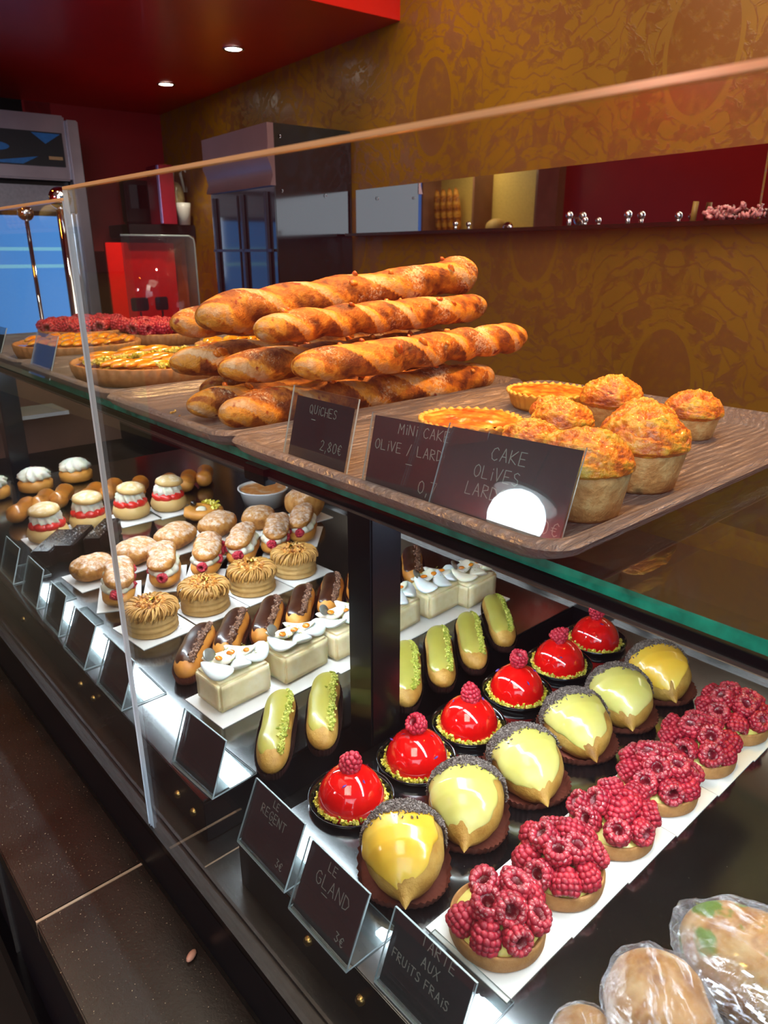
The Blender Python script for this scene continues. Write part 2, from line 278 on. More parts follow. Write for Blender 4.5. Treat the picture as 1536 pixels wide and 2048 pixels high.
# ------------------------------------------------------------------ mesh helpers
class MB:
    def __init__(s): s.v = []; s.f = []; s.t = []; s.mi = []
    def add(s, verts, faces, tone=0.5, mi=0):
        o = len(s.v)
        s.v += [tuple(p[:3]) for p in verts]
        s.t += [(p[3] if len(p) > 3 else tone) for p in verts]
        s.f += [tuple(i + o for i in f) for f in faces]; s.mi += [mi] * len(faces)
        return s
    def box(s, c, d, rot=None, tone=0.5, mi=0, bev=0.0):
        x, y, z = d[0] / 2, d[1] / 2, d[2] / 2
        M = (rot.to_matrix() if rot else Matrix.Identity(3)); c = Vector(c)
        if bev <= 0:
            vs = [M @ Vector((sx * x, sy * y, sz * z)) + c for sx in (-1, 1) for sy in (-1, 1) for sz in (-1, 1)]
            return s.add(vs, [(0, 1, 3, 2), (4, 6, 7, 5), (0, 4, 5, 1), (2, 3, 7, 6), (0, 2, 6, 4), (1, 5, 7, 3)], tone, mi)
        bm = bmesh.new(); bmesh.ops.create_cube(bm, size=1)
        for v in bm.verts: v.co = Vector((v.co.x * d[0], v.co.y * d[1], v.co.z * d[2]))
        bmesh.ops.bevel(bm, geom=bm.edges[:], offset=bev, segments=2, affect='EDGES')
        bm.verts.index_update()
        s.add([M @ v.co + c for v in bm.verts], [[v.index for v in f.verts] for f in bm.faces], tone, mi); bm.free(); return s
    def surf(s, nu, nv, fn, wrap=True, poles=(False, False), tone=0.5, mi=0):
        vs = []; rows = []
        for i in range(nu + 1):
            u = i / nu; k = nv if wrap else nv + 1
            if (i == 0 and poles[0]) or (i == nu and poles[1]):
                rows.append([len(vs)]); vs.append(tuple(fn(u, 0.0))); continue
            r = []
            for j in range(k):
                r.append(len(vs)); vs.append(tuple(fn(u, j / nv)))
            rows.append(r)
        fs = []
        for i in range(nu):
            a, b = rows[i], rows[i + 1]
            for j in range(nv):
                j2 = (j + 1) % nv if wrap else j + 1
                if len(a) == 1: fs.append((a[0], b[j], b[j2]))
                elif len(b) == 1: fs.append((a[j2], a[j], b[0]))
                else: fs.append((a[j], b[j], b[j2], a[j2]))
        return s.add(vs, fs, tone, mi)
    def lathe(s, prof, seg=40, c=(0, 0, 0), fn=None, tone=0.5, mi=0):
        def f(u, v):
            i = u * (len(prof) - 1); k = min(int(i + 1e-6), len(prof) - 2); t = i - k
            r = prof[k][0] * (1 - t) + prof[k + 1][0] * t; z = prof[k][1] * (1 - t) + prof[k + 1][1] * t
            a = 2 * pi * v
            if fn: r, z = fn(r, z, a)
            return (c[0] + r * cos(a), c[1] + r * sin(a), c[2] + z)
        return s.surf(len(prof) - 1, seg, f, True, (prof[0][0] == 0, prof[-1][0] == 0), tone, mi)
    def tube(s, pts, r, seg=8, tone=0.5, mi=0, ends=True):
        pts = [Vector(p) for p in pts]; n = len(pts)
        rr = r if callable(r) else (lambda t: r)
        up = Vector((0, 0, 1)); vs = []; fs = []
        for i, p in enumerate(pts):
            d = (pts[min(i + 1, n - 1)] - pts[max(i - 1, 0)]).normalized()
            a = d.cross(up if abs(d.z) < 0.95 else Vector((1, 0, 0))).normalized(); b = d.cross(a)
            for j in range(seg):
                t = 2 * pi * j / seg; q = p + (a * cos(t) + b * sin(t)) * rr(i / (n - 1)); vs.append(tuple(q))
        for i in range(n - 1):
            for j in range(seg):
                j2 = (j + 1) % seg; fs.append((i * seg + j, (i + 1) * seg + j, (i + 1) * seg + j2, i * seg + j2))
        if ends: fs.append(tuple(range(seg))); fs.append(tuple((n - 1) * seg + j for j in reversed(range(seg))))
        return s.add(vs, fs, tone, mi)
    def ico(s, c, r, sub=1, sc=(1, 1, 1), rot=None, tone=0.5, mi=0, jit=0.0, rnd=None):
        V, F = ICO[sub]; M = rot.to_matrix() if rot else None; c = Vector(c); vs = []
        for p in V:
            q = Vector((p[0] * sc[0], p[1] * sc[1], p[2] * sc[2])) * r
            if jit: q *= 1 + rnd.uniform(-jit, jit)
            if M: q = M @ q
            vs.append(q + c)
        return s.add(vs, F, tone, mi)
    def mesh(s, name, mats, smooth=True, angle=None):
        me = bpy.data.meshes.new(name); me.from_pydata(s.v, [], s.f)
        if not isinstance(mats, (list, tuple)): mats = [mats]
        for m in mats: me.materials.append(m)
        a = me.attributes.new('tone', 'FLOAT', 'POINT'); a.data.foreach_set('value', s.t)
        me.polygons.foreach_set('material_index', s.mi)
        me.update()
        bm = bmesh.new(); bm.from_mesh(me); bmesh.ops.recalc_face_normals(bm, faces=bm.faces)
        if angle:
            for e in bm.edges:
                if len(e.link_faces) == 2 and e.calc_face_angle(0) > radians(angle): e.smooth = False
        for f in bm.faces: f.smooth = smooth
        bm.to_mesh(me); bm.free(); return me
ICO = {}
for _s in (1, 2, 3):
    _b = bmesh.new(); bmesh.ops.create_icosphere(_b, subdivisions=_s, radius=1); _b.verts.index_update()
    ICO[_s] = ([tuple(v.co) for v in _b.verts], [tuple(v.index for v in f.verts) for f in _b.faces]); _b.free()

def N(x, y, z, sc=1.0, seed=0.0):
    return mn.noise(Vector((x * sc + seed * 7.31, y * sc - seed * 3.7, z * sc + seed * 1.9)))
def link(name, me, parent=None, loc=(0, 0, 0), rot=(0, 0, 0), sc=None):
    o = bpy.data.objects.new(name, me); COL.objects.link(o)
    if parent is not None: o.parent = parent
    o.location = loc; o.rotation_euler = rot
    if sc: o.scale = (sc, sc, sc) if isinstance(sc, (int, float)) else sc
    return o
def tag(o, label, cat, group=None, kind=None):
    if label: o['label'] = label
    if cat: o['category'] = cat
    if group: o['group'] = group
    if kind: o['kind'] = kind
    return o
def thing(name, label, cat, loc=(0, 0, 0), rz=0.0, group=None):
    o = link(name, None, None, loc, (0, 0, rz)); return tag(o, label, cat, group)
def struct(name, mb, mat, smooth=False, label=None):
    o = link(name, mb.mesh(name, mat, smooth)); o['kind'] = 'structure'
    if label: o['label'] = label
    return o
def spawn(root_name, kit, label, cat, loc, rz=0.0, group=None, sc=None):
    """kit: list of (name, mesh, loc, rot, scale, extras{, sub-kit})"""
    r = thing(root_name, label, cat, loc, rz, group)
    if sc: r.scale = (sc, sc, sc) if isinstance(sc, (int, float)) else sc
    for p in kit:
        d = dict(zip(('name', 'mesh', 'loc', 'rot', 'sc', 'prop', 'subs'), p + (None,) * (7 - len(p))))
        c = link(d['name'], d['mesh'], r, d['loc'] or (0, 0, 0), d['rot'] or (0, 0, 0), d['sc'])
        for k, v in (d['prop'] or {}).items(): c[k] = v
        for q in d['subs'] or []:
            e = dict(zip(('name', 'mesh', 'loc', 'rot', 'sc', 'prop'), q + (None,) * (6 - len(q))))
            g = link(e['name'], e['mesh'], c, e['loc'] or (0, 0, 0), e['rot'] or (0, 0, 0), e['sc'])
            for k, v in (e['prop'] or {}).items(): g[k] = v
    return r
ORD = ['first', 'second', 'third', 'fourth', 'fifth', 'sixth', 'seventh', 'eighth', 'ninth', 'tenth', 'eleventh', 'twelfth']
STUFF = {'kind': 'stuff'}
def interp(tab, x):
    if x <= tab[0][0]: return tab[0][1]
    for (a, b), (c, d) in zip(tab, tab[1:]):
        if x <= c:
            t = (x - a) / (c - a); t = t * t * (3 - 2 * t) if len(tab) < 4 else t
            return b + (d - b) * t
    return tab[-1][1]

# ------------------------------------------------------------------ the room (structure)
def rbox(mb, u0, u1, v0, v1, z0, z1, mi=0):
    P = [R(u, v, z) for u in (u0, u1) for v in (v0, v1) for z in (z0, z1)]
    mb.add(P, [(0, 1, 3, 2), (4, 6, 7, 5), (0, 4, 5, 1), (2, 3, 7, 6), (0, 2, 6, 4), (1, 5, 7, 3)], 0.5, mi); return mb
UW, VF = 2.05, 5.2       # gold wall, far red wall
def wallpaper():
    m, n, b = nt('damask_wallpaper')
    tc = n.nodes.new('ShaderNodeTexCoord'); mp = n.nodes.new('ShaderNodeMapping')
    mp.inputs['Rotation'].default_value = (0, 0, RA); lk(n, tc.outputs['Object'], mp.inputs[0])
    sp = n.nodes.new('ShaderNodeSeparateXYZ'); lk(n, mp.outputs[0], sp.inputs[0])
    y, z = sp.outputs[1], sp.outputs[2]
    w, h = 0.56, 0.92
    yy = math_(n, 'DIVIDE', math_(n, 'ADD', y, 20 * w + 0.11), w); col = math_(n, 'FLOOR', yy)
    zz = math_(n, 'ADD', math_(n, 'ADD', z, 9.2 + 0.28), math_(n, 'MULTIPLY', col, h / 2))
    fy = math_(n, 'MULTIPLY', math_(n, 'ABSOLUTE', math_(n, 'SUBTRACT', math_(n, 'FRACT', yy), 0.5)), w)
    fz = math_(n, 'MULTIPLY', math_(n, 'SUBTRACT', math_(n, 'FRACT', math_(n, 'DIVIDE', zz, h)), 0.5), h)
    cb = n.nodes.new('ShaderNodeCombineXYZ'); lk(n, fy, cb.inputs[0]); lk(n, fz, cb.inputs[1])
    d = math_(n, 'SQRT', math_(n, 'ADD', math_(n, 'POWER', math_(n, 'DIVIDE', fy, 0.105), 2), math_(n, 'POWER', math_(n, 'DIVIDE', math_(n, 'ABSOLUTE', fz), 0.17), 2)))
    inner = math_(n, 'LESS_THAN', d, 1.0)
    leaf = tex(n, 15, 5, 0.6, 0.9, vec=cb.outputs[0])
    fall = math_(n, 'SUBTRACT', 1.0, math_(n, 'MULTIPLY', math_(n, 'ABSOLUTE', math_(n, 'SUBTRACT', d, 1.75)), 0.16))
    lf = ramp(n, math_(n, 'MULTIPLY', leaf, fall), [(0.45, (0,) * 3 + (1,)), (0.50, (1,) * 3 + (1,))])
    lf = math_(n, 'MULTIPLY', lf, math_(n, 'GREATER_THAN', d, 1.13))
    scroll = n.nodes.new('ShaderNodeTexWave'); scroll.wave_type = 'RINGS'; scroll.rings_direction = 'SPHERICAL'
    scroll.inputs['Scale'].default_value = 7.5; scroll.inputs['Distortion'].default_value = 4.5; scroll.inputs['Detail'].default_value = 1.5; scroll.inputs['Detail Scale'].default_value = 2.4
    lk(n, cb.outputs[0], scroll.inputs[0])
    sc = math_(n, 'MULTIPLY', math_(n, 'GREATER_THAN', scroll.outputs['Fac'], 0.955), math_(n, 'GREATER_THAN', d, 1.2))
    mask = math_(n, 'MAXIMUM', math_(n, 'MAXIMUM', inner, lf), sc)
    worn = tex(n, 30, 5, 0.6); mask = math_(n, 'MULTIPLY', mask, ramp(n, worn, [(0.3, (0.25,) * 3 + (1,)), (0.5, (1, 1, 1, 1))]))
    big = tex(n, 1.3, 3, 0.5)
    base = ramp(n, big, [(0.35, '#765004'), (0.65, '#8e6206')])
    brow = ramp(n, big, [(0.35, '#6c441a'), (0.65, '#7c5230')])
    lk(n, mixc(n, mask, base, brow), b.inputs['Base Color'])
    lk(n, ramp(n, mask, [(0, (0.5,) * 3 + (1,)), (1, (0.30,) * 3 + (1,))]), b.inputs['Roughness'])
    bump(n, b, mask, 0.25, 0.002)
    return m
WALLP = wallpaper()
struct('floor', rbox(MB(), -3.2, 2.3, -2.5, 9.5, -0.05, 0.0), plain('floor_tiles', '#2a2522', 0.4, 0, 0, 0.2, 3, 0))
struct('wall_right', rbox(MB(), UW, UW + 0.1, -1.5, VF + 0.1, 0, 3.1), WALLP)
struct('wall_far', rbox(MB(), 1.2, UW, VF, VF + 0.1, 0, 2.36), REDWALL)
struct('ceiling', rbox(MB(), -3.2, UW + 0.1, -1.5, 9.5, 3.1, 3.15), plain('white_ceiling', '#b8a898', 0.8, 0, 0, 0.05, 4, 0))
struct('ceiling', rbox(MB(), -0.9, UW, 2.625, VF + 0.1, 2.35, 3.1), [REDPAINT])
struct('trim_7', rbox(MB(), -0.9, UW, 2.62, 2.625, 2.3505, 3.1), [REDLIT])  # thin sheet added so the fascia carries the lit red
struct('wall_back_room', rbox(MB(), -3.2, 1.2, 9.4, 9.5, 0, 3.1), DARKBROWN)
struct('wall_left', rbox(MB(), -2.6, -2.5, -0.5, 5.55, 0, 3.1), REDPAINT)
struct('wall_left_far', rbox(MB(), -2.6, -2.5, 5.55, 9.4, 0, 3.1), plain('cream_wall', '#b8a066', 0.6))
# black panel coloured to read as the dark gap beside the fridge
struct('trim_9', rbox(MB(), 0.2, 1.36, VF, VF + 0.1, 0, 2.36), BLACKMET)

# ceiling downlights
def downlight(u, v, z, label):
    t = thing('downlight', label, 'ceiling light', R(u, v, z), 0, 'round recessed downlights in the red soffit')
    mb = MB().lathe([(0.036, -0.001), (0.047, -0.001), (0.050, -0.006), (0.040, -0.008), (0.036, -0.001)], 32)
    link('trim_ring', mb.mesh('trim_ring', CHROME), t)
    mb = MB().lathe([(0, -0.004), (0.036, -0.004)], 24)
    link('lamp', mb.mesh('lamp', emis('downlight_glow', '#fff4dc', 30)), t)
    spot('downlight_beam', R(u, v, z - 0.02), R(u, v, 0), 28, (1.0, 0.85, 0.62), 110, 0.5, 0.03)
downlight(1.702, 3.381, 2.35, 'small round downlight in the red soffit, nearer one to the front edge')
downlight(1.729, 4.257, 2.35, 'small round downlight in the red soffit, farther one towards the red wall')

# pendant lamp on the customer side, seen reflected in the signs
t = thing('pendant_lamp', 'round opal pendant lamp hanging above the customer side', 'lamp', (-2.13, 1.53, 2.42))
link('lamp_shade', MB().lathe([(0.0, 0.03), (0.10, 0.028), (0.17, 0.0), (0.175, -0.02), (0.172, -0.02), (0.16, 0.0), (0.0, 0.02)], 40).mesh('lamp_shade', WHITEPOT), t)
link('lamp_globe', MB().ico((0, 0, -0.125), 0.150, 3).mesh('lamp_globe', emis('pendant_glow', '#eef6ff', 24)), t)
link('cord', MB().tube([(0, 0, 0.03), (0, 0, 0.8)], 0.004, 6).mesh('cord', BLACKMET), t)

# mirror band on the gold wall
mb = rbox(MB(), UW - 0.006, UW + 0.001, 1.06, 2.93, 1.574, 1.757)
MIR = plain('mirror_silver', '#e6e2de', 0.015, 1.0, 0, 0.01, 5, 0)
o = link('mirror', mb.mesh('mirror', MIR, False)); tag(o, 'long horizontal mirror band set in the gold patterned wall', 'mirror')
mb = rbox(MB(), UW - 0.006, UW + 0.001, -0.6, 1.054, 1.574, 1.757)
o = link('mirror', mb.mesh('mirror', MIR, False)); tag(o, 'second mirror panel continuing the band at the right edge of the photo', 'mirror')
mb = rbox(MB(), UW - 0.07, UW + 0.001, -0.6, 2.93, 1.562, 1.573)
o = link('mirror_ledge', mb.mesh('mirror_ledge', DARKBROWN, False)); tag(o, 'narrow dark ledge running under the mirror band', 'ledge')
def knob(v, h, r, label):  # solid balls added to imitate the case posts' reflections in the mirror
    t = thing('ball_finial', label, 'ball finial', R(UW - 0.04, v, 1.573), 0, 'chrome ball finials in front of the mirror')
    link('stem', MB().tube([(0, 0, 0), (0, 0, h)], r * 0.55, 12).mesh('stem', CHROME), t)
    link('ball', MB().ico((0, 0, h + r * 0.8), r, 3).mesh('ball', CHROME), t)
knob(1.665, 0.022, 0.0125, 'chrome ball finial in front of the mirror, tallest one left of centre')
knob(1.60, 0.008, 0.010, 'tiny chrome ball right beside the tallest finial')
knob(1.44, 0.016, 0.0125, 'chrome ball finial standing alone before the red reflection')
knob(1.27, 0.008, 0.011, 'low chrome ball finial beside the small wooden peg')
knob(2.215, 0.014, 0.010, 'small chrome ball finial before the reflected baguettes')
o = link('wooden_peg', MB().tube([R(UW - 0.04, 1.225, 1.573), R(UW - 0.04, 1.222, 1.625)], 0.008, 10).mesh('wooden_peg', plain('peg_wood', '#8a6a2c', 0.5)))
tag(o, 'small wooden peg standing on the mirror ledge', 'peg')
# bowl of glass stems on the ledge to the right
mb = MB(); rnd = random.Random(4)
for k in range(60):
    c = R(UW - 0.04 + rnd.uniform(-0.02, 0.02), rnd.uniform(1.03, 1.19), 1.58 + abs(rnd.gauss(0, 0.013)))
    mb.ico(c, rnd.uniform(0.005, 0.010), 1, (1, 0.5, 1.3), Euler((rnd.random() * 3, rnd.random() * 3, 0)))
o = link('cellophane', mb.mesh('cellophane', plain('pink_cellophane', '#c87878', 0.12, 0, 0.6, 0.3, 40, 0)))
tag(o, 'crumpled clear pink cellophane heaped on the mirror ledge', 'cellophane')

# opposite side of the shop, seen in the mirror
t = thing('shelf_unit', 'lit cream shelf unit seen in the mirror with bread standing in it', 'shelf', R(-2.5, 6.6, 0))
t.rotation_euler = (0, 0, -RA)
CREAMP = plain('cream_laminate', '#d8b868', 0.5)
link('back_panel', MB().box((0.01, 0, 2.0), (0.02, 1.9, 1.3)).mesh('back_panel', CREAMP, False), t)
for y in (-0.94, 0.02, 0.94): link('divider', MB().box((0.16, y, 2.0), (0.32, 0.03, 1.3)).mesh('divider', BROWNPANEL, False), t)
link('shelf_board', MB().box((0.16, 0, 1.66), (0.32, 1.9, 0.03)).mesh('shelf_board', BROWNPANEL, False), t)
area('shelf_unit_light', R(-2.05, 6.6, 2.62), R(-2.3, 6.6, 1.6), 0.2, 1.8, 14, (1.0, 0.85, 0.5))
for k in range(4):
    y = 7.36 - k * 0.115
    o = link('baguette', MB().surf(16, 12, lambda u, v: (0.05 * sin(pi * u) ** 0.4 * cos(2 * pi * v), 0.05 * sin(pi * u) ** 0.4 * sin(2 * pi * v), u * 0.56, 0.45 + 0.2 * sin(u * 30)), True, (True, True)).mesh('baguette', BREAD), None, R(-2.33, y, 1.675), (0.0, 0.12, 0))
    tag(o, 'upright baguette on the reflected shelf, %s from the blue window' % ORD[k], 'bread', 'baguettes standing in the reflected shelf')
o = link('bread_loaf', MB().ico((0, 0, 0.09), 0.12, 3, (1, 1, 0.8)).mesh('bread_loaf', SOFTBUN), None, R(-2.3, 6.35, 1.6755))
tag(o, 'round pale loaf on the reflected shelf', 'bread')
o = link('wall_panel', MB().box((0, 0, 0), (0.03, 1.6, 1.2)).mesh('wall_panel', emis('blue_window_glow', '#4a78c8', 0.5), False), None, R(-2.48, 8.4, 2.0), (0, 0, -RA))
tag(o, 'blue lit shop window seen reflected at the left of the mirror', 'window')

# fridge
t = thing('display_fridge', 'tall stainless fridge with a dark header sign and blue-lit glass door', 'fridge', R(0.0, 4.5, 0), -RA)
STEEL = plain('brushed_steel', '#9a94a0', 0.32, 0.75, 0, 0.08, 8, 0)
mb = MB(); mb.box((0.90, 0.37, 1.03), (0.86, 0.60, 2.06))
link('body', mb.mesh('body', BLACKMET, False), t)
mb = MB(); mb.box((0.84, 0.03, 2.02), (0.80, 0.06, 0.32), bev=0.008)
link('header', mb.mesh('header', STEEL, False), t)
mb = MB(); mb.box((1.272, 0.02, 1.08), (0.062, 0.08, 2.16), bev=0.006); mb.box((0.455, 0.02, 1.08), (0.04, 0.08, 2.16), bev=0.006)
link('frame', mb.mesh('frame', STEEL, False), t)
mb = MB(); mb.box((0.83, -0.003, 2.01), (0.77, 0.012, 0.165))
h = link('sign_panel', mb.mesh('sign_panel', plain('dark_sign', '#10141e', 0.4), False), t)
mb = MB(); BL = plain('blue_sign_ink', '#1c6cb8', 0.5)
mb.add([(1.06, -0.011, 2.086), (1.205, -0.011, 2.086), (1.125, -0.011, 2.035)], [(0, 1, 2)])
mb.add([(0.80, -0.011, 1.932), (1.00, -0.011, 1.932), (1.08, -0.011, 1.972)], [(0, 1, 2)])
mb.surf(2, 20, lambda u, v: (0.86 + u * 0.085 * cos(2 * pi * v), -0.011, 2.01 + u * 0.022 * sin(2 * pi * v)), True, (True, False))
link('blue_shape', mb.mesh('blue_shape', BL, False), h)
mb = MB(); mb.box((1.168, -0.011, 1.968), (0.07, 0.002, 0.016)); link('lettering', mb.mesh('lettering', plain('gold_ink', '#b09068', 0.5), False), h)
mb = MB(); mb.box((0.80, 0.05, 1.77), (0.88, 0.03, 0.13), bev=0.004)
link('rail', mb.mesh('rail', plain('grey_rail', '#8a8c98', 0.35, 0.4), False), t)
mb = MB(); mb.box((0.86, 0.055, 0.95), (0.70, 0.02, 1.46))
link('door', mb.mesh('door', emis('fridge_blue_glow', '#5a9ae8', 0.85), False), t)
mb = MB(); mb.box((1.225, 0.03, 0.95), (0.035, 0.05, 1.5), bev=0.008); mb.box((1.165, 0.045, 0.95), (0.012, 0.02, 1.5))
link('handle', mb.mesh('handle', CHROME, False), t)
mb = MB()
for z in (1.51, 1.42): mb.box((0.84, 0.04, z), (0.64, 0.02, 0.018))
link('shelf', mb.mesh('shelf', emis('fridge_shelf_glow', '#8fd4f4', 0.8), False), t)
for k, (x, z) in enumerate(((0.98, 1.62), (0.90, 1.56), (1.03, 1.58))):
    pass

# chrome post with ball on the counter at the far left
t = thing('chrome_post', 'chrome post topped with a ball beside the fridge door', 'post', (0.93, 2.66, 0.0))
link('base', MB().lathe([(0, 0), (0.045, 0), (0.045, 0.01), (0, 0.02)], 24).mesh('base', CHROME), t)
link('tube', MB().tube([(0, 0, 0), (0, 0, 1.625)], 0.017, 14).mesh('tube', CHROME), t)
link('ball', MB().ico((0, 0, 1.66), 0.036, 3).mesh('ball', CHROME), t)
t = thing('chrome_post', 'shorter chrome ball post left of the tall one', 'post', (0.977, 3.19, 0.0))
link('base', MB().lathe([(0, 0), (0.045, 0), (0.045, 0.01), (0, 0.02)], 24).mesh('base', CHROME), t)
link('tube', MB().tube([(0, 0, 0), (0, 0, 1.615)], 0.008, 14).mesh('tube', CHROME), t)
link('ball', MB().ico((0, 0, 1.635), 0.03, 3).mesh('ball', CHROME), t)

# back counter against the gold wall and the far shelf
struct('trim_1', rbox(MB(), 1.50, UW, 1.3, 2.90, 0.78, 0.82), DARKBROWN)
def rthing(name, label, cat, u, v, z, group=None): return thing(name, label, cat, R(u, v, z), -RA, group)
t = rthing('wall_shelf', 'black shelf board on the far red wall above the orange panel', 'shelf', 1.825, 4.95, 1.62)
link('board', MB().box((0, 0, 0), (0.43, 0.40, 0.075), bev=0.004).mesh('board', plain('black_shelf', '#0b0c12', 0.35), False), t)
link('side_panel', MB().box((0.155, 0.0, -0.38), (0.11, 0.03, 0.68)).mesh('side_panel', plain('orange_panel', '#a85008', 0.45), False), t)
t = rthing('card_reader', 'dark wall-mounted device with a small screen on the red wall', 'device', 1.78, 5.06, 1.80)
link('casing', MB().box((0, 0, 0), (0.17, 0.10, 0.26), bev=0.01).mesh('casing', plain('dark_casing', '#1a0c0e', 0.4), False), t)
link('screen', MB().box((0, -0.052, 0.03), (0.11, 0.006, 0.14)).mesh('screen', BLACKGLOSS, False), t)
t = rthing('ring_binder', 'burgundy binder standing on the black far shelf', 'binder', 1.855, 4.80, 1.658)
link('cover', MB().box((0, 0, 0.17), (0.09, 0.22, 0.34), bev=0.004).mesh('cover', plain('burgundy', '#7a0c24', 0.4), False), t)
link('spine', MB().box((-0.047, -0.09, 0.17), (0.006, 0.03, 0.33)).mesh('spine', plain('lilac_edge', '#8a7ac0', 0.4), False), t)
t = rthing('storage_jar', 'tall clear jar filled with cream coloured biscuits on the black shelf', 'jar', 2.08 - 0.02, 4.86, 1.66)
t.location = R(1.978, 4.86, 1.658)
link('contents', MB().ico((0, 0, 0.16), 0.050, 3, (1, 1, 2.0)).mesh('contents', plain('pale_biscuits', '#cbb684', 0.6, 0, 0, 0.35, 40, 0.6)), t)
link('glass', MB().lathe([(0, 0), (0.058, 0), (0.062, 0.02), (0.062, 0.27), (0.058, 0.29)], 28).mesh('glass', glassy('jar_glass', '#f0efe8')), t)
t = rthing('paper_cup', 'stack of white cups beside the biscuit jar', 'cup', 2.0, 4.70, 1.66)
t.location = R(1.97, 4.745, 1.658)
link('cup_wall', MB().lathe([(0, 0), (0.035, 0), (0.045, 0.10), (0.045, 0.13), (0.042, 0.13), (0.034, 0.02), (0, 0.02)], 24).mesh('cup_wall', WHITEPOT), t)
for k, (u, v) in enumerate(((1.95, 4.87), (1.985, 4.86))):
    t = rthing('wooden_tongs', 'tongs standing in the jar area, %s pair' % ('left' if k == 0 else 'right'), 'tongs', u, v, 1.92)
    if k == 0:
        link('handle', MB().tube([(-0.01, 0, -0.22), (-0.03, 0, 0.10)], 0.014, 8).mesh('handle', plain('tong_wood', '#9a5a20', 0.5)), t)
    else:
        for s_ in (-0.05, 0.05): link('handle', MB().tube([(s_, 0, -0.06), (s_ - 0.02, 0, 0.05), (s_, 0, 0.08), (s_ + 0.03, 0, 0.05), (s_ + 0.02, 0, -0.06)], 0.009, 8).mesh('handle', WHITEPOT), t)

# red panel behind an acrylic guard
t = rthing('red_cabinet', 'bright red glossy cabinet panel standing below the black shelf', 'cabinet', 1.70, 4.86, 0.9)
link('door', MB().box((0, 0, 0.32), (0.44, 0.04, 0.66), bev=0.004).mesh('door', plain('bright_red_panel', '#e01008', 0.3, 0, 0.3, 0.04, 4, 0), False), t)
link('body', MB().box((0, 0.14, 0.30), (0.43, 0.24, 0.60)).mesh('body', REDWALL, False), t)
t = rthing('acrylic_screen', 'clear acrylic guard screen with rounded corner before the red cabinet', 'screen', 1.60, 4.2, 0.9)
link('pane', MB().box((-0.02, 0, 0.34), (0.42, 0.008, 0.68), bev=0.003).mesh('pane', glassy('guard_acrylic', '#e8d8d8', 1.4, haze=0.03, hazecol='#b8a0b8')), t)
link('edge_strip', MB().tube([(-0.23, 0, 0.68), (0.16, 0, 0.68), (0.185, 0, 0.665), (0.19, 0, 0.64), (0.19, 0, 0.0)], 0.005, 8).mesh('edge_strip', EDGE), t)
for k, (u, v, lab) in enumerate(((1.47, 4.3, 'left of the two small dark sign holders before the red cabinet'), (1.60, 4.3, 'right of the two small dark sign holders before the red cabinet'))):
    t = rthing('table_sign', lab, 'sign', u, v, 0.9)
    link('pole', MB().tube([(0, 0, 0), (0, 0, 0.27)], 0.006, 8).mesh('pole', BLACKMET), t)
    link('sign_plate', MB().box((0, 0, 0.31), (0.10 if k == 0 else 0.075, 0.02, 0.075), bev=0.006).mesh('sign_plate', plain('slate_plate%d' % k, '#26262e', 0.4), False), t)
    link('base', MB().lathe([(0, 0), (0.04, 0), (0.04, 0.006), (0, 0.008)], 20).mesh('base', BLACKMET), t)
struct('trim_2', rbox(MB(), 1.1, UW, 4.1, VF, 0.84, 0.895), DARKBROWN)

# coffee machine: mauve steel front with a bulge, black sides
t = rthing('bread_slicer', 'tall machine with mauve steel hood and glossy black body by the gold wall', 'machine', 1.62, 2.96, 0.9)
mb = MB()
prof = [(0.0, 1.098), (0.0, 1.02), (-0.005, 0.97), (0.012, 0.93), (0.018, 0.90), (0.004, 0.86)]
ring = [(0.03, 1.098)] + prof + [(0.03, 0.86)]
vs = []; fs = []
for y in (0.0, 0.655):
    for (x, z) in ring: vs.append((x, y, z))
k = len(ring)
for i in range(k): fs.append((i, (i + 1) % k, k + (i + 1) % k, k + i))
fs.append(tuple(range(k))); fs.append(tuple(reversed(range(k, 2 * k))))
mb.add(vs, fs)
link('hood', mb.mesh('hood', plain('mauve_steel', '#98787c', 0.35, 0.5, 0, 0.06, 6, 0), True, 40), t)
mb = MB(); mb.box((0.225, 0.328, 0.55), (0.40, 0.65, 1.10), bev=0.004)
link('body', mb.mesh('body', BLACKGLOSS, False), t)
mb = MB()
for y in (0.07, 0.30, 0.34, 0.60): mb.box((0.016, y, 0.42), (0.012, 0.025 if y != 0.34 else 0.01, 0.84), bev=0.003)
mb.box((0.016, 0.33, 0.60), (0.012, 0.6, 0.012))
link('front_rail', mb.mesh('front_rail', plain('rail_grey', '#3c3a42', 0.3, 0.6), False), t)
mb = MB().lathe([(0, -0.006), (0.008, -0.005), (0.010, 0)], 16)
for y, z, x in ((0.07, 1.04, 0.0),):
    link('knob', mb.mesh('knob', CHROME), t, (x, y, z), (0, -pi / 2, 0))
link('screw', mb.mesh('screw', CHROME), t, (0.06, 0.0, 1.05), (pi / 2, 0, 0), 0.6)
link('screw', mb.mesh('screw', CHROME), t, (0.06, 0.0, 0.84), (pi / 2, 0, 0), 0.6)
link('screw', mb.mesh('screw', CHROME), t, (0.28, 0.0, 0.83), (pi / 2, 0, 0), 0.8)

# ------------------------------------------------------------------ the display case
ZD, ZB = 0.90, 0.84
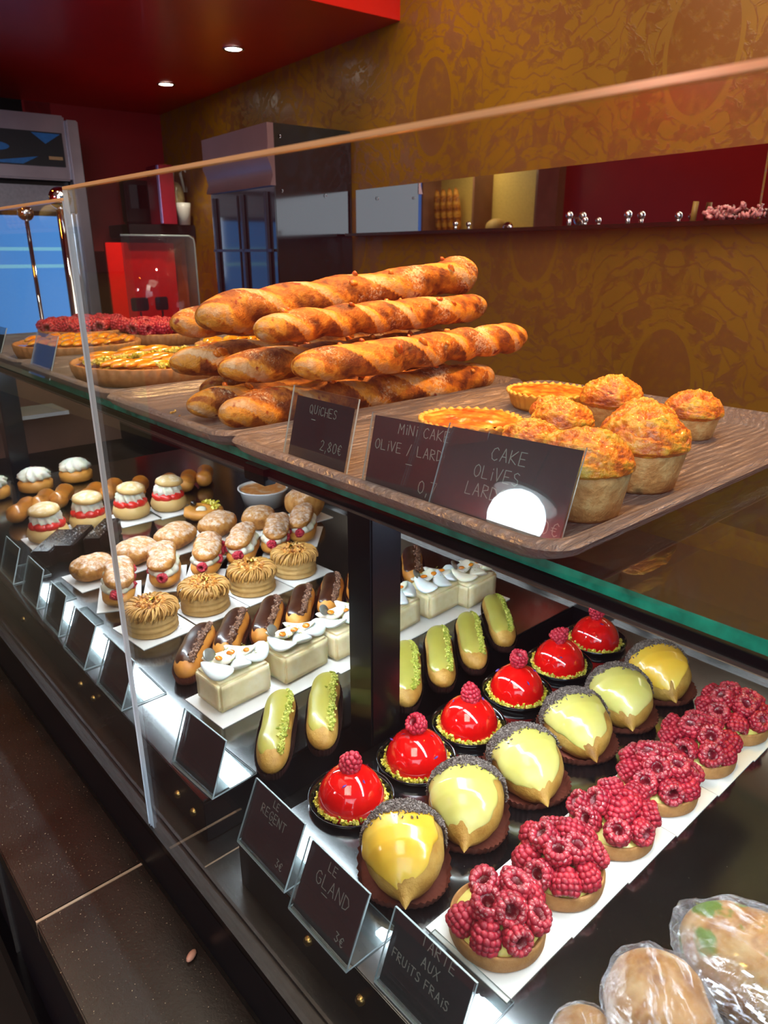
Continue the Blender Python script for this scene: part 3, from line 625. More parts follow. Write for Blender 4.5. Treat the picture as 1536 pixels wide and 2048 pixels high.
# customer ledge of dark stone, two tiles with a joint
for k, (y0, y1) in enumerate(((-0.6, 0.6805), (0.6835, 2.9))):
    o = link('stone_ledge', MB().box((0.167, (y0 + y1) / 2, 0.797), (0.122, y1 - y0, 0.03), bev=0.0015).mesh('stone_ledge', LEDGE, False))
    tag(o, 'dark brown stone ledge slab in front of the glass, %s the pale joint' % ('nearer than' if k == 0 else 'beyond'), 'ledge', 'stone ledge slabs on the customer side')
o = link('trim_8', MB().box((0.167, 0.682, 0.7968), (0.121, 0.0034, 0.0300)).mesh('trim_8', GROUT, False)); o['kind'] = 'structure'
t = thing('display_counter', 'black front of the pastry counter below the stone ledge', 'counter', (0.13, 1.0, 0.0))
link('front_panel', MB().box((0.06, 0.0, 0.39), (0.04, 3.2, 0.78)).mesh('front_panel', plain('counter_front', '#14131b', 0.3), False), t)
link('joint_strip', MB().box((0.037, -0.44, 0.39), (0.006, 0.006, 0.78)).mesh('joint_strip', ALU, False), t)
link('joint_strip', MB().box((0.037, 0.35, 0.39), (0.006, 0.006, 0.78)).mesh('joint_strip', ALU, False), t)
link('kick_board', MB().box((0.03, 0.0, 0.05), (0.02, 3.2, 0.10)).mesh('kick_board', BLACKMET, False), t)
link('carcass', MB().box((0.535, 0.0, 0.40), (0.83, 3.2, 0.78)).mesh('carcass', BLACKMET, False), t)
# fascia and rail carrying the front glass
t = thing('glass_rail', 'black metal fascia and grey channel holding the front glass', 'rail', (0.228, 1.0, 0.812))
link('fascia', MB().box((0.0075, 0.1, 0.034), (0.015, 3.6, 0.068)).mesh('fascia', FASCIA, False), t)
mb = MB(); mb.box((0.0015, 0.1, 0.072), (0.003, 3.6, 0.010)); mb.box((0.0185, 0.1, 0.062), (0.003, 3.6, 0.024)); mb.box((0.010, 0.1, 0.069), (0.015, 3.6, 0.004))
link('channel', mb.mesh('channel', DARKALU, False), t)
link('seal_strip', MB().box((-0.001, 0.1, 0.0015), (0.004, 3.6, 0.003)).mesh('seal_strip', DARKALU, False), t)
# inner stone floor
for k, (y0, y1) in enumerate(((-0.6, 0.6005), (0.603, 2.6))):
    struct('trim_%d' % (3 + k), MB().box((0.645, (y0 + y1) / 2, ZB - 0.01), (0.80, y1 - y0, 0.02)), INNER)
o = struct('trim_5', MB().box((0.645, 0.6018, ZB - 0.0102), (0.798, 0.003, 0.0200)), GROUT)
# the two raised black granite slabs
def slab(y0, y1, label, screws):
    t = thing('granite_slab', label, 'slab', (0.287, y0, ZB), 0, 'raised black granite slabs under the pastries')
    link('slab_body', MB().box((0.365, (y1 - y0) / 2, 0.0275), (0.73, y1 - y0, 0.055), bev=0.001).mesh('slab_body', FASCIA, False), t)
    link('polished_top', MB().box((0.365, (y1 - y0) / 2, 0.0575), (0.73, y1 - y0, 0.005), bev=0.001).mesh('polished_top', SLAB, False), t)
    sm = MB().lathe([(0, -0.004), (0.0035, -0.0035), (0.005, -0.001), (0.0055, 0.001)], 16).mesh('screw', BRASS)
    for (y, z) in screws: link('screw', sm, t, (-0.001, y - y0, z), (0, pi / 2 * -1 + pi, 0))
slab(-0.5, 0.556, 'black granite slab under the tarts, acorn choux and red domes', ((0.43, 0.028), (0.352, 0.028), (0.27, 0.028)))
slab(0.632, 2.10, 'long black granite slab under the eclairs and cream pastries', ((0.66, 0.026), (0.70, 0.026), (0.97, 0.026), (1.02, 0.026), (1.3, 0.026)))
# back rail of the case and the rear worktop beyond it
t = thing('sliding_door_track', 'long aluminium and black double track at the back of the deck', 'track', (1.018, 1.0, ZB))
mb = MB(); mb.box((0.0, 0.1, 0.062), (0.004, 3.6, 0.008)); mb.box((0.038, 0.1, 0.066), (0.004, 3.6, 0.008))
link('rail', mb.mesh('rail', ALU, False), t)
link('channel', MB().box((0.022, 0.1, 0.029), (0.048, 3.6, 0.058)).mesh('channel', BLACKMET, False), t)
struct('trim_6', MB().box((1.25, 1.0, 0.875), (0.38, 3.8, 0.05)), DARKBROWN)
# end panel of the case
t = thing('case_end_wall', 'brown panel and pale shelf closing the far end of the case', 'panel', (0.65, 2.62, 0.84))
link('back_panel', MB().box((0, 0, 0.19), (0.82, 0.02, 0.385)).mesh('back_panel', BROWNPANEL, False), t)
link('shelf_board', MB().box((-0.02, -0.12, 0.16), (0.30, 0.16, 0.012)).mesh('shelf_board', WHITEPOT, False), t)

# front glass panes
def pane(y0, y1, z0, z1, label, x=0.2315, th=0.004):
    t = thing('sneeze_guard', label, 'glass screen', (x, y0, z0), 0, 'front glass panes of the display case')
    mb = MB(); L = y1 - y0; H = z1 - z0
    V = [(-th / 2, 0, 0), (-th / 2, L, 0), (-th / 2, L, H), (-th / 2, 0, H), (th / 2, 0, 0), (th / 2, L, 0), (th / 2, L, H), (th / 2, 0, H)]
    mb.add(V, [(0, 1, 2, 3), (4, 7, 6, 5)], 0.5, 0)
    mb2 = MB(); mb2.add(V, [(3, 2, 6, 7), (0, 3, 7, 4), (1, 5, 6, 2), (0, 4, 5, 1)])
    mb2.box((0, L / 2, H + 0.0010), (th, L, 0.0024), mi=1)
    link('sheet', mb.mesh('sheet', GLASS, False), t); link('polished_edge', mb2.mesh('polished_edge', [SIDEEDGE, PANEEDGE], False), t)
    return t
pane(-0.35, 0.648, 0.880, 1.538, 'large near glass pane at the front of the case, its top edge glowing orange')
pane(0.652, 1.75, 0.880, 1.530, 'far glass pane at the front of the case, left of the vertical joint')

# shelf: glass, front profile, post, brackets, LED tubes
t = thing('glass_shelf', 'thick glass shelf with green edge carrying the trays', 'shelf', (0.490, 1.0, 1.226))
mb = MB(); X0, X1, Y0, Y1, Z0, Z1 = 0, 0.70, -1.25, 1.6, 0, 0.012
V = [(x, y, z) for x in (X0, X1) for y in (Y0, Y1) for z in (Z0, Z1)]
mb.add(V, [(0, 4, 6, 2), (1, 3, 7, 5)]); mb2 = MB(); mb2.add(V, [(0, 1, 3, 2), (4, 6, 7, 5), (0, 4, 5, 1), (2, 3, 7, 6)])
link('sheet', mb.mesh('sheet', SHELFGLASS, False), t); link('green_edge', mb2.mesh('green_edge', GREENEDGE, False), t)
t = thing('shelf_support', 'black metal beam under the glass shelf with upright posts', 'support', (0.50, 1.0, 1.19))
mb = MB(); mb.box((-0.012, 0.1, 0.028), (0.003, 3.2, 0.012)); mb.box((0.014, 0.1, 0.0335), (0.054, 3.2, 0.002)); mb.box((0.040, 0.1, 0.028), (0.003, 3.2, 0.012))
link('beam', mb.mesh('beam', BLACKMET, False), t)
link('trim_line', MB().box((-0.0145, 0.1, 0.024), (0.002, 3.2, 0.003)).mesh('trim_line', ALU, False), t)
for y in (-0.406, 1.07):
    link('post', MB().box((0.015, y, -0.128), (0.048, 0.044, 0.32), bev=0.002).mesh('post', BLACKMET, False), t)
link('bracket', MB().box((-0.012, -0.205, 0.0245), (0.018, 0.050, 0.022), bev=0.001).mesh('bracket', BLACKMET, False), t)
t = thing('led_tube', 'cool white tube light hidden under the front of the glass shelf', 'light', (0.513, 1.0, 1.217))
for y0_, y1_ in ((-1.3, -0.43), (-0.38, 1.04)):
    link('tube', MB().box((0, (y0_ + y1_) / 2, 0), (0.042, y1_ - y0_, 0.006)).mesh('tube', emis('led_glow', '#e6f4ff', 33), False), t)
def ceiling_spot(p, r, col, e, label):
    t = thing('ceiling_spotlight', label, 'ceiling light', p)
    link('housing', MB().lathe([(0, 0.02), (r * 1.2, 0.02), (r * 1.25, 0), (r, -0.004), (r, 0.006), (0, 0.006)], 28).mesh('housing', BLACKMET), t)
    link('lamp', MB().lathe([(0, 0.0), (r, 0.0)], 24).mesh('lamp', emis(label[:20], col, e)), t)
ceiling_spot((0.48, 2.12, 3.06), 0.09, '#fff0d0', 60, 'white ceiling spotlight whose glint lies on the ledge at the bottom edge')
ceiling_spot((0.50, 3.05, 2.325), 0.05, '#ff8a28', 60, 'amber spotlight whose orange glint lies on the ledge at the left edge')
spot('cabinet_spot', R(1.5, 4.0, 2.3), R(1.7, 4.85, 1.25), 30, (1.0, 0.8, 0.6), 40, 0.6, 0.05)  # added spot to brighten the red cabinet, no fitting belongs to it
# ------------------------------------------------------------------ food kits (each kit is a list of parts)
AWAY = radians(-41.0)      # pastries lie roughly along the line from the glass corner to the back

def oval_case(L, Wd, h, mat, fl=70, amp=0.03, name='paper_case'):
    """fluted paper case, origin at centre, long axis Y"""
    def f(u, v):
        a = 2 * pi * v; k = min(1, u * 1.6); flare = 1.0 if u > 0.55 else 0.80 + 0.20 * u / 0.55
        z = 0.0006 if u < 0.5 else 0.0006 + h * (u - 0.5) / 0.5
        r = (0.0 if u == 0 else (u / 0.5 * 0.92 if u < 0.5 else 0.92 + 0.10 * (u - 0.5) / 0.5))
        w = 1 + amp * cos(fl * a) * (u if u > 0.4 else 0)
        ex = 0.75
        cx, cy = cos(a), sin(a)
        return (Wd / 2 * r * w * math.copysign(abs(cx) ** ex, cx), L / 2 * r * w * math.copysign(abs(cy) ** ex, cy), z)
    return MB().surf(6, fl * 4, f, True, (True, False)).mesh(name, mat)

def eclair_fn(L, Rw, seed, hh=0.9, bend=0.0, bul=0.06):
    def ax(s): return (bend * (sin(pi * s) - 0.5), (s - 0.5) * L, Rw * hh * 0.95)
    def fn(s, phi, k=1.0):
        t = abs(2 * s - 1); r = Rw * (1 - t ** 3.4) ** 0.5 if t < 1 else 0
        r *= 1 + bul * cos(2 * pi * (s * 1.0)) + 0.05 * N(s * 4, cos(phi), sin(phi), 1.3, seed)
        x, y, z = ax(s)
        dx, dz = r * k * sin(phi), r * k * hh * cos(phi)
        zz = z + dz
        if zz < 0.0015: zz = 0.0015 + (zz - 0.0015) * 0.12
        return (x + dx, y, max(zz, 0.0006))
    return fn
def body_mesh(name, fn, nu, nv, mat, toneseed=0.0, tonefn=None):
    def f(u, v):
        s = 0.5 - 0.5 * cos(pi * u); p = fn(s, 2 * pi * v)
        t = 0.5 + 0.35 * N(p[0], p[1], p[2], 30, toneseed)
        if tonefn: t = tonefn(s, 2 * pi * v, p, t)
        return (*p, t)
    return MB().surf(nu, nv, f, True, (True, True)).mesh(name, mat)
def patch_mesh(name, fn, s0, s1, ph, mat, th=0.05, nu=40, nv=26, irr=0.12, seed=1.0, wob=3.0, off=0.0, toneseed=2.0):
    """icing lying on a body: covers s0..s1 and angles -ph..ph round the top, edge turned in"""
    def f(u, v):
        eu = min(u, 1 - u) / 0.10; ev = min(v, 1 - v) / 0.10; e = min(1, eu, ev)
        k = 1 + th * (sqrt(max(0, 1 - (1 - e) ** 2)) * 1.4 - 0.4) if e < 1 else 1 + th
        a = (2 * v - 1); s = s0 + (s1 - s0) * u
        pp = ph * (1 + irr * N(s * wob * 2, 3.0 * (1 if a > 0 else -1), 0, 1, seed))
        rc = 1 - 0.28 * max(0, 1 - min(u, 1 - u) / 0.16) ** 2
        s += irr * 0.25 * (s1 - s0) * N(a * wob, 7.0 * (1 if u > 0.5 else -1), 0, 0.7, seed) * (2 * abs(u - 0.5))
        p = fn(min(max(s, 0.002), 0.998), off + a * pp * rc, k)
        return (*p, 0.5 + 0.4 * N(p[0], p[1], p[2], 22, toneseed))
    return MB().surf(nu, nv, f, False).mesh(name, mat)
def nibs(name, pts, size, mat, rnd, sc=(1, 1.5, 0.8), jit=0.25, sub=1):
    mb = MB()
    for p in pts:
        r = size * rnd.uniform(0.6, 1.25)
        V = [(-1, -1, -1), (-1, -1, 1), (-1, 1, -1), (-1, 1, 1), (1, -1, -1), (1, -1, 1), (1, 1, -1), (1, 1, 1)]
        q = Euler((rnd.random() * 6, rnd.random() * 6, rnd.random() * 6)).to_matrix(); c = Vector(p[:3])
        vs = [q @ Vector([a * s_ * r * 0.62 * rnd.uniform(1 - jit, 1 + jit) for a, s_ in zip(v, sc)]) + c for v in V]
        mb.add(vs, [(0, 1, 3, 2), (4, 6, 7, 5), (0, 4, 5, 1), (2, 3, 7, 6), (0, 2, 6, 4), (1, 5, 7, 3)], rnd.random())
    return mb.mesh(name, mat, False)

# ---- raspberry: hollow cone of drupelets, open end up (+Z)
def raspberry(seed, mat, R0=0.0115, H=0.022):
    rnd = random.Random(seed); mb = MB()
    rows = [(0.0, 0.0, 1), (0.16, 0.50, 6), (0.36, 0.80, 10), (0.56, 0.97, 12), (0.76, 1.0, 13), (0.93, 0.86, 12)]
    for i, (h, r, n) in enumerate(rows):
        for j in range(n):
            a = 2 * pi * (j + 0.5 * (i % 2)) / n + rnd.uniform(-0.07, 0.07)
            rr = R0 * r * 0.80; z = (h - 0.5) * H
            mb.ico((rr * cos(a), rr * sin(a), z + rnd.uniform(-.0004, .0004)), R0 * 0.285 * rnd.uniform(0.85, 1.15), 2, (1, 1, 0.95), None, rnd.uniform(0.3, 0.8))
    mb.lathe([(0, -0.42 * H), (R0 * 0.5, -0.36 * H), (R0 * 0.78, 0), (R0 * 0.80, 0.36 * H), (R0 * 0.42, 0.40 * H), (R0 * 0.34, 0.1 * H), (0, -0.2 * H)], 16, tone=0.15)
    return mb.mesh('raspberry', mat)
RB = [raspberry(k, BERRY, 0.0130 + 0.0006 * k, 0.0240 + 0.0015 * (k % 2)) for k in range(3)]
RBP = [raspberry(9 + k, BERRYP, 0.0110, 0.0215) for k in range(2)]

# ---- raspberry tart
def tart_kit(seed):
    rnd = random.Random(seed); kit = []
    R1 = 0.0445
    def rim(r, z, a): w = 1 + 0.012 * N(cos(a) * 2, sin(a) * 2, z * 40, 1.5, seed); return r * w, z
    prof = [(0, 0.0008), (R1 * 0.94, 0.0008), (R1 * 0.99, 0.003), (R1, 0.010), (R1 * 0.99, 0.0165), (R1 * 0.965, 0.0185), (R1 * 0.93, 0.0178), (R1 * 0.90, 0.0150), (0, 0.0150)]
    kit.append(('pastry_base', MB().lathe(prof, 64, fn=rim, tone=0.5).mesh('pastry_base', SHORTC)))
    def cus(r, z, a): return r * (1 + 0.06 * N(cos(a), sin(a), 0, 1.5, seed + 3)), z + 0.0015 * N(r * cos(a), r * sin(a), 0, 90, seed)
    kit.append(('custard', MB().lathe([(0, 0.030), (0.010, 0.029), (0.022, 0.0255), (0.032, 0.0205), (0.0385, 0.0160), (0.039, 0.0150)], 40, fn=cus).mesh('custard', CUSTARD)))
    a0 = rnd.uniform(0, 6)
    n = 8
    for j in range(n):
        a = a0 + 2 * pi * j / n + rnd.uniform(-0.10, 0.10)
        if j == n - 1 and seed % 2: continue
        r = 0.0315 + rnd.uniform(-0.001, 0.0015)
        tilt = rnd.choice([0.5, 0.9, 1.25, 2.3, 2.7])
        kit.append(('raspberry', RB[rnd.randrange(3)], (r * cos(a), r * sin(a), 0.0268 + rnd.uniform(0, 0.002)), (0, tilt, a)))
    for j in range(4):
        a = a0 + 0.3 + 2 * pi * j / 4 + rnd.uniform(-0.2, 0.2); r = 0.0140
        if j == 2 and seed % 3 != 1: r = 0.017
        kit.append(('raspberry', RB[rnd.randrange(3)], (r * cos(a), r * sin(a), 0.0385 + rnd.uniform(0, 0.003)), (rnd.uniform(-0.3, 0.3), rnd.choice([0.2, 0.6, 1.0, 2.8]), a + rnd.uniform(-0.5, 0.5)), 1.04))
    return kit
tx = [0.407, 0.500, 0.593, 0.687, 0.781, 0.874]
lab_t = ['raspberry tart nearest the front glass, yellow custard showing between its berries at the near edge',
         'raspberry tart second from the front glass, densely covered with dusty dark berries',
         'raspberry tart third from the front glass, pale custard square visible at its centre',
         'raspberry tart fourth from the front glass, an upright open berry on its near side',
         'raspberry tart fifth from the front glass, almost behind the fourth tart',
         'raspberry tart farthest from the front glass, most heavily dusted with icing sugar']
for k, x in enumerate(tx):
    o = link('pastry_card', MB().box((0, 0, 0.0006), (0.0930, 0.096, 0.0012)).mesh('pastry_card', CARD, False), None, (x, 0.298 - 0.0018 * k, ZD))
    tag(o, 'square white card under the raspberry tart, %s from the front glass' % ORD[k], 'card', 'white cards under the raspberry tarts')
    spawn('raspberry_tart', tart_kit(11 + k), lab_t[k], 'tart', (x, 0.300 - 0.0018 * k, ZD + 0.0012), 0.3 * k, 'raspberry tarts in the front row')

# ---- acorn choux ('gland')
GP = [(-0.066, 0.0), (-0.062, 0.0030), (-0.057, 0.0058), (-0.052, 0.0110), (-0.046, 0.0200), (-0.037, 0.0295), (-0.025, 0.0375), (-0.010, 0.0420), (0.008, 0.0425), (0.022, 0.0405), (0.034, 0.0340), (0.043, 0.0240), (0.049, 0.0120), (0.051, 0.0)]
def gland_fn(seed):
    def fn(s, phi, k=1.0):
        y = -0.066 + 0.117 * s; r = interp(GP, y)
        r *= 1 + 0.035 * N(s * 3, cos(phi) * 1.2, sin(phi) * 1.2, 1.3, seed)
        zc = 0.028 - 0.012 * max(0, (-0.03 - y) / 0.036); zs = 0.90
        z = zc + r * k * zs * cos(phi)
        if z < 0.003: z = 0.003 + (z - 0.003) * 0.1
        return (r * k * sin(phi), y, max(z, 0.001))
    return fn
def gland_kit(seed, fond):
    fn = gland_fn(seed); rnd = random.Random(seed); kit = []
    kit.append(('choux_body', body_mesh('choux_body', fn, 48, 40, CHOUX, seed)))
    kit.append(('icing', patch_mesh('icing', fn, 0.135, 0.90, 1.22, fond, 0.055, 60, 44, 0.36, seed + 1, 2.8, off=-0.26)))
    def capd(u, v):
        s = 0.998 - 0.36 * u * (1 + 0.18 * N(v * 6, 0, 0, 1, seed + 4)); p = fn(s, (2 * v - 1) * 1.75, 1.075 if 0.03 < v < 0.97 and u < 0.96 else 0.97)
        return (*p, 0.3 + 0.4 * rnd.random())
    g = MB().surf(26, 60, capd, False).mesh('vermicelli_cap', VERMI)
    pts = []
    for _ in range(1300):
        u = rnd.random() ** 0.6; v_ = rnd.random(); s = 0.998 - (0.37 if rnd.random() < 0.9 else 0.43) * u * (1 + 0.18 * N(v_ * 6, 0, 0, 1, seed + 4)); p = fn(s, (2 * v_ - 1) * 1.75, 1.09); pts.append(p)
    kit.append(('vermicelli_cap', g, None, None, None, None, [('vermicelli', nibs('vermicelli', pts, 0.0011, VERMI, rnd, (0.8, 2.2, 0.8)), None, None, None, STUFF)]))
    kit.append(('paper_case', oval_case(0.112, 0.096, 0.013, PAPERCUP, 44, 0.022)))
    return kit
gx = [(0.393, 0.410), (0.490, 0.413), (0.590, 0.409), (0.698, 0.412), (0.793, 0.408), (0.889, 0.404)]
lab_g = ['acorn-shaped choux bun with deep yellow icing and orange tip, nearest the front glass',
         'acorn-shaped choux bun with greenish icing, between the nearest yellow one and the third',
         'acorn-shaped choux bun with pale green icing and bare choux side, third from the front glass',
         'acorn-shaped choux bun with a pointed orange tip, fourth from the front glass',
         'acorn-shaped choux bun with pale icing dripping to its tip, fifth from the front glass',
         'acorn-shaped choux bun with orange-yellow icing, farthest from the front glass']
ga = [-42, -50, -30, -34, -44, -40]
for k, (x, y) in enumerate(gx):
    spawn('acorn_choux', gland_kit(31 + k, FONDLIT if k in (0, 5) else FONDY), lab_g[k], 'choux bun', (x, y, ZD), radians(ga[k]), 'acorn choux buns in paper cases', 0.96)

# ---- red mirror-glazed dome
def dome_kit(seed):
    rnd = random.Random(seed); kit = []; Rd = 0.0385
    prof = [(0, 0.0)] + [(Rd * sin(radians(a)), 0.004 + 0.0415 * cos(radians(a))) for a in range(100, -1, -5)]
    prof[-1] = (0, prof[-1][1]); prof[0] = (0, 0.004)
    tp = [(0, 0.0008), (0.043, 0.0008), (0.0465, 0.004), (0.0485, 0.0085), (0.0495, 0.0085), (0.0475, 0.0035), (0.045, 0.0002), (0, 0.0002)]
    kit.append(('plastic_dish', MB().lathe(tp, 56).mesh('plastic_dish', BLACKPL)))
    kit.append(('glazed_dome', MB().lathe(prof, 64, c=(0, 0, -0.001)).mesh('glazed_dome', MIRGLAZE)))
    pts = []
    for _ in range(300):
        a = rnd.random() * 2 * pi; r = 0.0395 + rnd.gauss(0, 0.0012); pts.append((r * cos(a), r * sin(a), 0.003 + abs(rnd.gauss(0, 0.0024))))
    kit.append(('pistachio_crumbs', nibs('pistachio_crumbs', pts, 0.0021, PISTAY, rnd, (1, 1, 1)), None, None, None, STUFF))
    kit.append(('raspberry', RBP[seed % 2], (0.002, 0.0, 0.0530), (rnd.uniform(-0.4, 0.4), pi * (0.85 if seed % 2 else 0.1) + rnd.uniform(-0.5, 0.5), rnd.random() * 6), 1.12))
    for _ in range(5):
        a = rnd.random() * 2 * pi; th = rnd.uniform(0.35, 1.0); p = (0.0390 * sin(th) * cos(a), 0.0390 * sin(th) * sin(a), 0.003 + 0.0422 * cos(th))
        mb = MB().surf(2, 5, lambda u, v: ((u - 0.5) * 0.0022 * (1 - abs(2 * v - 1) ** 2), (v - 0.5) * 0.007, 0.001 * sin(3 * v)), False)
        kit.append(('violet_petal', mb.mesh('violet_petal', PETAL), p, (th * cos(a), th * sin(a), rnd.random() * 6)))
    return kit
dx = [(0.414, 0.520), (0.516, 0.518), (0.616, 0.522), (0.724, 0.528), (0.829, 0.531), (0.932, 0.535)]
for k, (x, y) in enumerate(dx):
    spawn('glazed_dome_cake', dome_kit(51 + k), 'red glazed dome cake with a raspberry, ' + ['nearest the front glass', 'second from the front glass, by the black post', 'third from the front glass', 'fourth from the front glass', 'fifth from the front glass', 'farthest from the front glass'][k],
          'dome cake', (x, y, ZD), 0.4 * k, 'red glazed dome cakes')

# ---- eclairs
def eclair_kit(seed, fond, nibmat, case, L=0.150, Rw=0.0215, nibn=260, side=0.55, bodym=CHOUX, nsz=0.0019):
    rnd = random.Random(seed); fn = eclair_fn(L, Rw, seed, 0.92, rnd.uniform(-0.005, 0.005), 0.07); kit = []
    kit.append(('choux_body', body_mesh('choux_body', fn, 44, 28, bodym, seed)))
    kit.append(('icing', patch_mesh('icing', fn, 0.10, 0.985, 0.98, fond, 0.07, 44, 24, 0.13, seed + 1, 3.0, off=-0.12)))
    pts = []
    for _ in range(nibn):
        s = rnd.uniform(0.10, 0.97); a = side + rnd.gauss(0, 0.11) + 0.12 * N(s * 5, 0, 0, 1, seed); pts.append(fn(s, a, 1.11))
    kit.append(('nib_strip', nibs('nib_strip', pts, nsz, nibmat, rnd, (1, 1.3, 0.9)), None, None, None, STUFF))
    kit.append(('paper_case', oval_case(L * 1.02, Rw * 2.25, 0.016, case, 46, 0.012)))
    return kit
GL = [((0.361, 0.606), -0.70), ((0.432, 0.600), -0.70), ((0.503, 0.600), -0.72), ((0.572, 0.594), -0.74), ((0.642, 0.594), -0.74), ((0.712, 0.594), -0.74), ((0.795, 0.606), -0.72)]
lab_e = ['nearest the front glass', 'just left of the black post', '', 'just right of the black post',
         'second to the right of the black post', 'third to the right of the black post', 'farthest from the front glass']
for k, ((x, y), a) in enumerate(GL):
    if k == 2: continue
    L = 0.158; c = (x - sin(a) * L / 2 * 0.98, y + cos(a) * L / 2 * 0.98, ZD)
    spawn('pistachio_eclair', eclair_kit(71 + k, FONDG, PISTA, PAPERDK, L, 0.0215, 300, 0.60, CHOUX), 'olive green eclair with chopped pistachio strip, ' + lab_e[k], 'eclair', c, a, 'green pistachio eclairs')
CL = [(0.378, 0.858), (0.446, 0.866), (0.514, 0.866), (0.582, 0.868), (0.650, 0.872), (0.718, 0.876), (0.786, 0.876), (0.846, 0.866)]
for k, (x, y) in enumerate(CL):
    a = -0.74; L = 0.145; c = (x - sin(a) * L / 2, y + cos(a) * L / 2, ZD)
    spawn('chocolate_eclair', eclair_kit(91 + k, CHOCG, CHOCNIB, PAPERCUP, L, 0.0215, 300, 0.5, CHOUXGOLD), 'chocolate iced eclair with a strip of nibs, %s from the front glass' % ORD[k], 'eclair', c, a, 'chocolate eclairs')

# ---- white lemon cream cakes
def cream_cake_kit(seed, warm=False):
    rnd = random.Random(seed); kit = []
    mb = MB(); bm = bmesh.new(); bmesh.ops.create_cube(bm, size=1)
    for v in bm.verts: v.co = Vector((v.co.x * 0.086, v.co.y * 0.062, v.co.z * 0.046))
    bmesh.ops.bevel(bm, geom=bm.edges[:], offset=0.004, segments=2, affect='EDGES')
    bmesh.ops.subdivide_edges(bm, edges=bm.edges[:], cuts=5, use_grid_fill=True); bm.verts.index_update()
    vs = []
    for v in bm.verts:
        n = N(v.co.x, v.co.y, v.co.z, 70, seed) * 0.0012; c = v.co
        vs.append((c.x + n * (1 if c.x > 0 else -1), c.y + n * (1 if c.y > 0 else -1), c.z + 0.024 + n, 0.5 + 0.3 * N(c.x, c.y, c.z, 25, seed + 5)))
    mb.add(vs, [[v.index for v in f.verts] for f in bm.faces]); bm.free()
    kit.append(('cake_block', mb.mesh('cake_block', CREAMY)))
    pm = 'cream_petal'
    spots_ = [(-0.030, -0.008, 0.2), (-0.012, 0.014, 1.2), (0.004, -0.014, -0.5), (0.020, 0.010, 0.6), (0.032, -0.010, 2.2)]
    for j, (x, y, a) in enumerate(spots_):
        def f(u, v):
            t = 2 * pi * v; r = sin(pi * u) ** 0.5; w = 0.019 * (1 - 0.45 * u)
            return (w * r * cos(t), 0.050 * (u - 0.5), 0.0080 * r * (sin(t) if sin(t) > 0 else 0.5 * sin(t)) + 0.010 * (2 * u - 1) ** 2)
        kit.append((pm, MB().surf(14, 16, f, True, (True, True)).mesh(pm, CREAM if (warm or j % 2) else PEARLC), (x, y, 0.052 + 0.002 * (j % 2)), (rnd.uniform(-0.2, 0.2), rnd.uniform(-0.3, 0.3), a + rnd.uniform(-0.3, 0.3))))
    for j in range(3):
        kit.append(('orange_jelly', MB().ico((0, 0, 0), 0.0065, 2, (1, 0.8, 0.45)).mesh('orange_jelly', ORANGEJ), (-0.018 + 0.020 * j, rnd.uniform(-0.008, 0.010), 0.0635), (rnd.uniform(-0.3, 0.3), 0.2, rnd.random() * 3)))
    pts = [(rnd.uniform(-0.03, 0.03), rnd.uniform(-0.02, 0.02), 0.0635) for _ in range(24)]
    kit.append(('lime_zest', nibs('lime_zest', pts, 0.0009, PISTA, rnd, (0.6, 3, 0.5)), None, None, None, STUFF))
    kit.append(('chocolate_disc', MB().lathe([(0, 0.0008), (0.014, 0.0008), (0.0145, 0), (0.014, -0.0008), (0, -0.0008)], 28).mesh('chocolate_disc', GREYOVAL), (-0.026, 0.016, 0.068), (0.9, 0.2, 0.5), (1, 0.62, 1)))
    return kit
CC = [0.424, 0.527, 0.622, 0.722, 0.822, 0.898]
for k, x in enumerate(CC):
    y = 0.792 if k < 5 else 0.775
    o = link('pastry_card', MB().box((0, 0, 0.0006), (0.112 if k < 5 else 0.10, 0.094, 0.0012)).mesh('pastry_card', CARD, False), None, (x + (0.012 if k == 0 else 0.002) * 0, y - 0.008, ZD + 0.0004 * (k % 2)), (0, 0, 0.06))
    tag(o, 'white card under the cream cake, %s from the front glass' % ORD[k], 'card', 'white cards under the cream cakes')
    spawn('cream_cake', cream_cake_kit(111 + k, k == 5), 'lemon cream cake with white petals, ' + ['nearest the front glass', 'second from the front glass', 'third from the front glass', 'mostly hidden behind the black post', 'right of the black post beside the piped one', 'farthest from the front glass'][k],
          'cake', (x, y, ZD + 0.0018), 0.06 + 0.04 * (k % 2), 'white cream cakes')

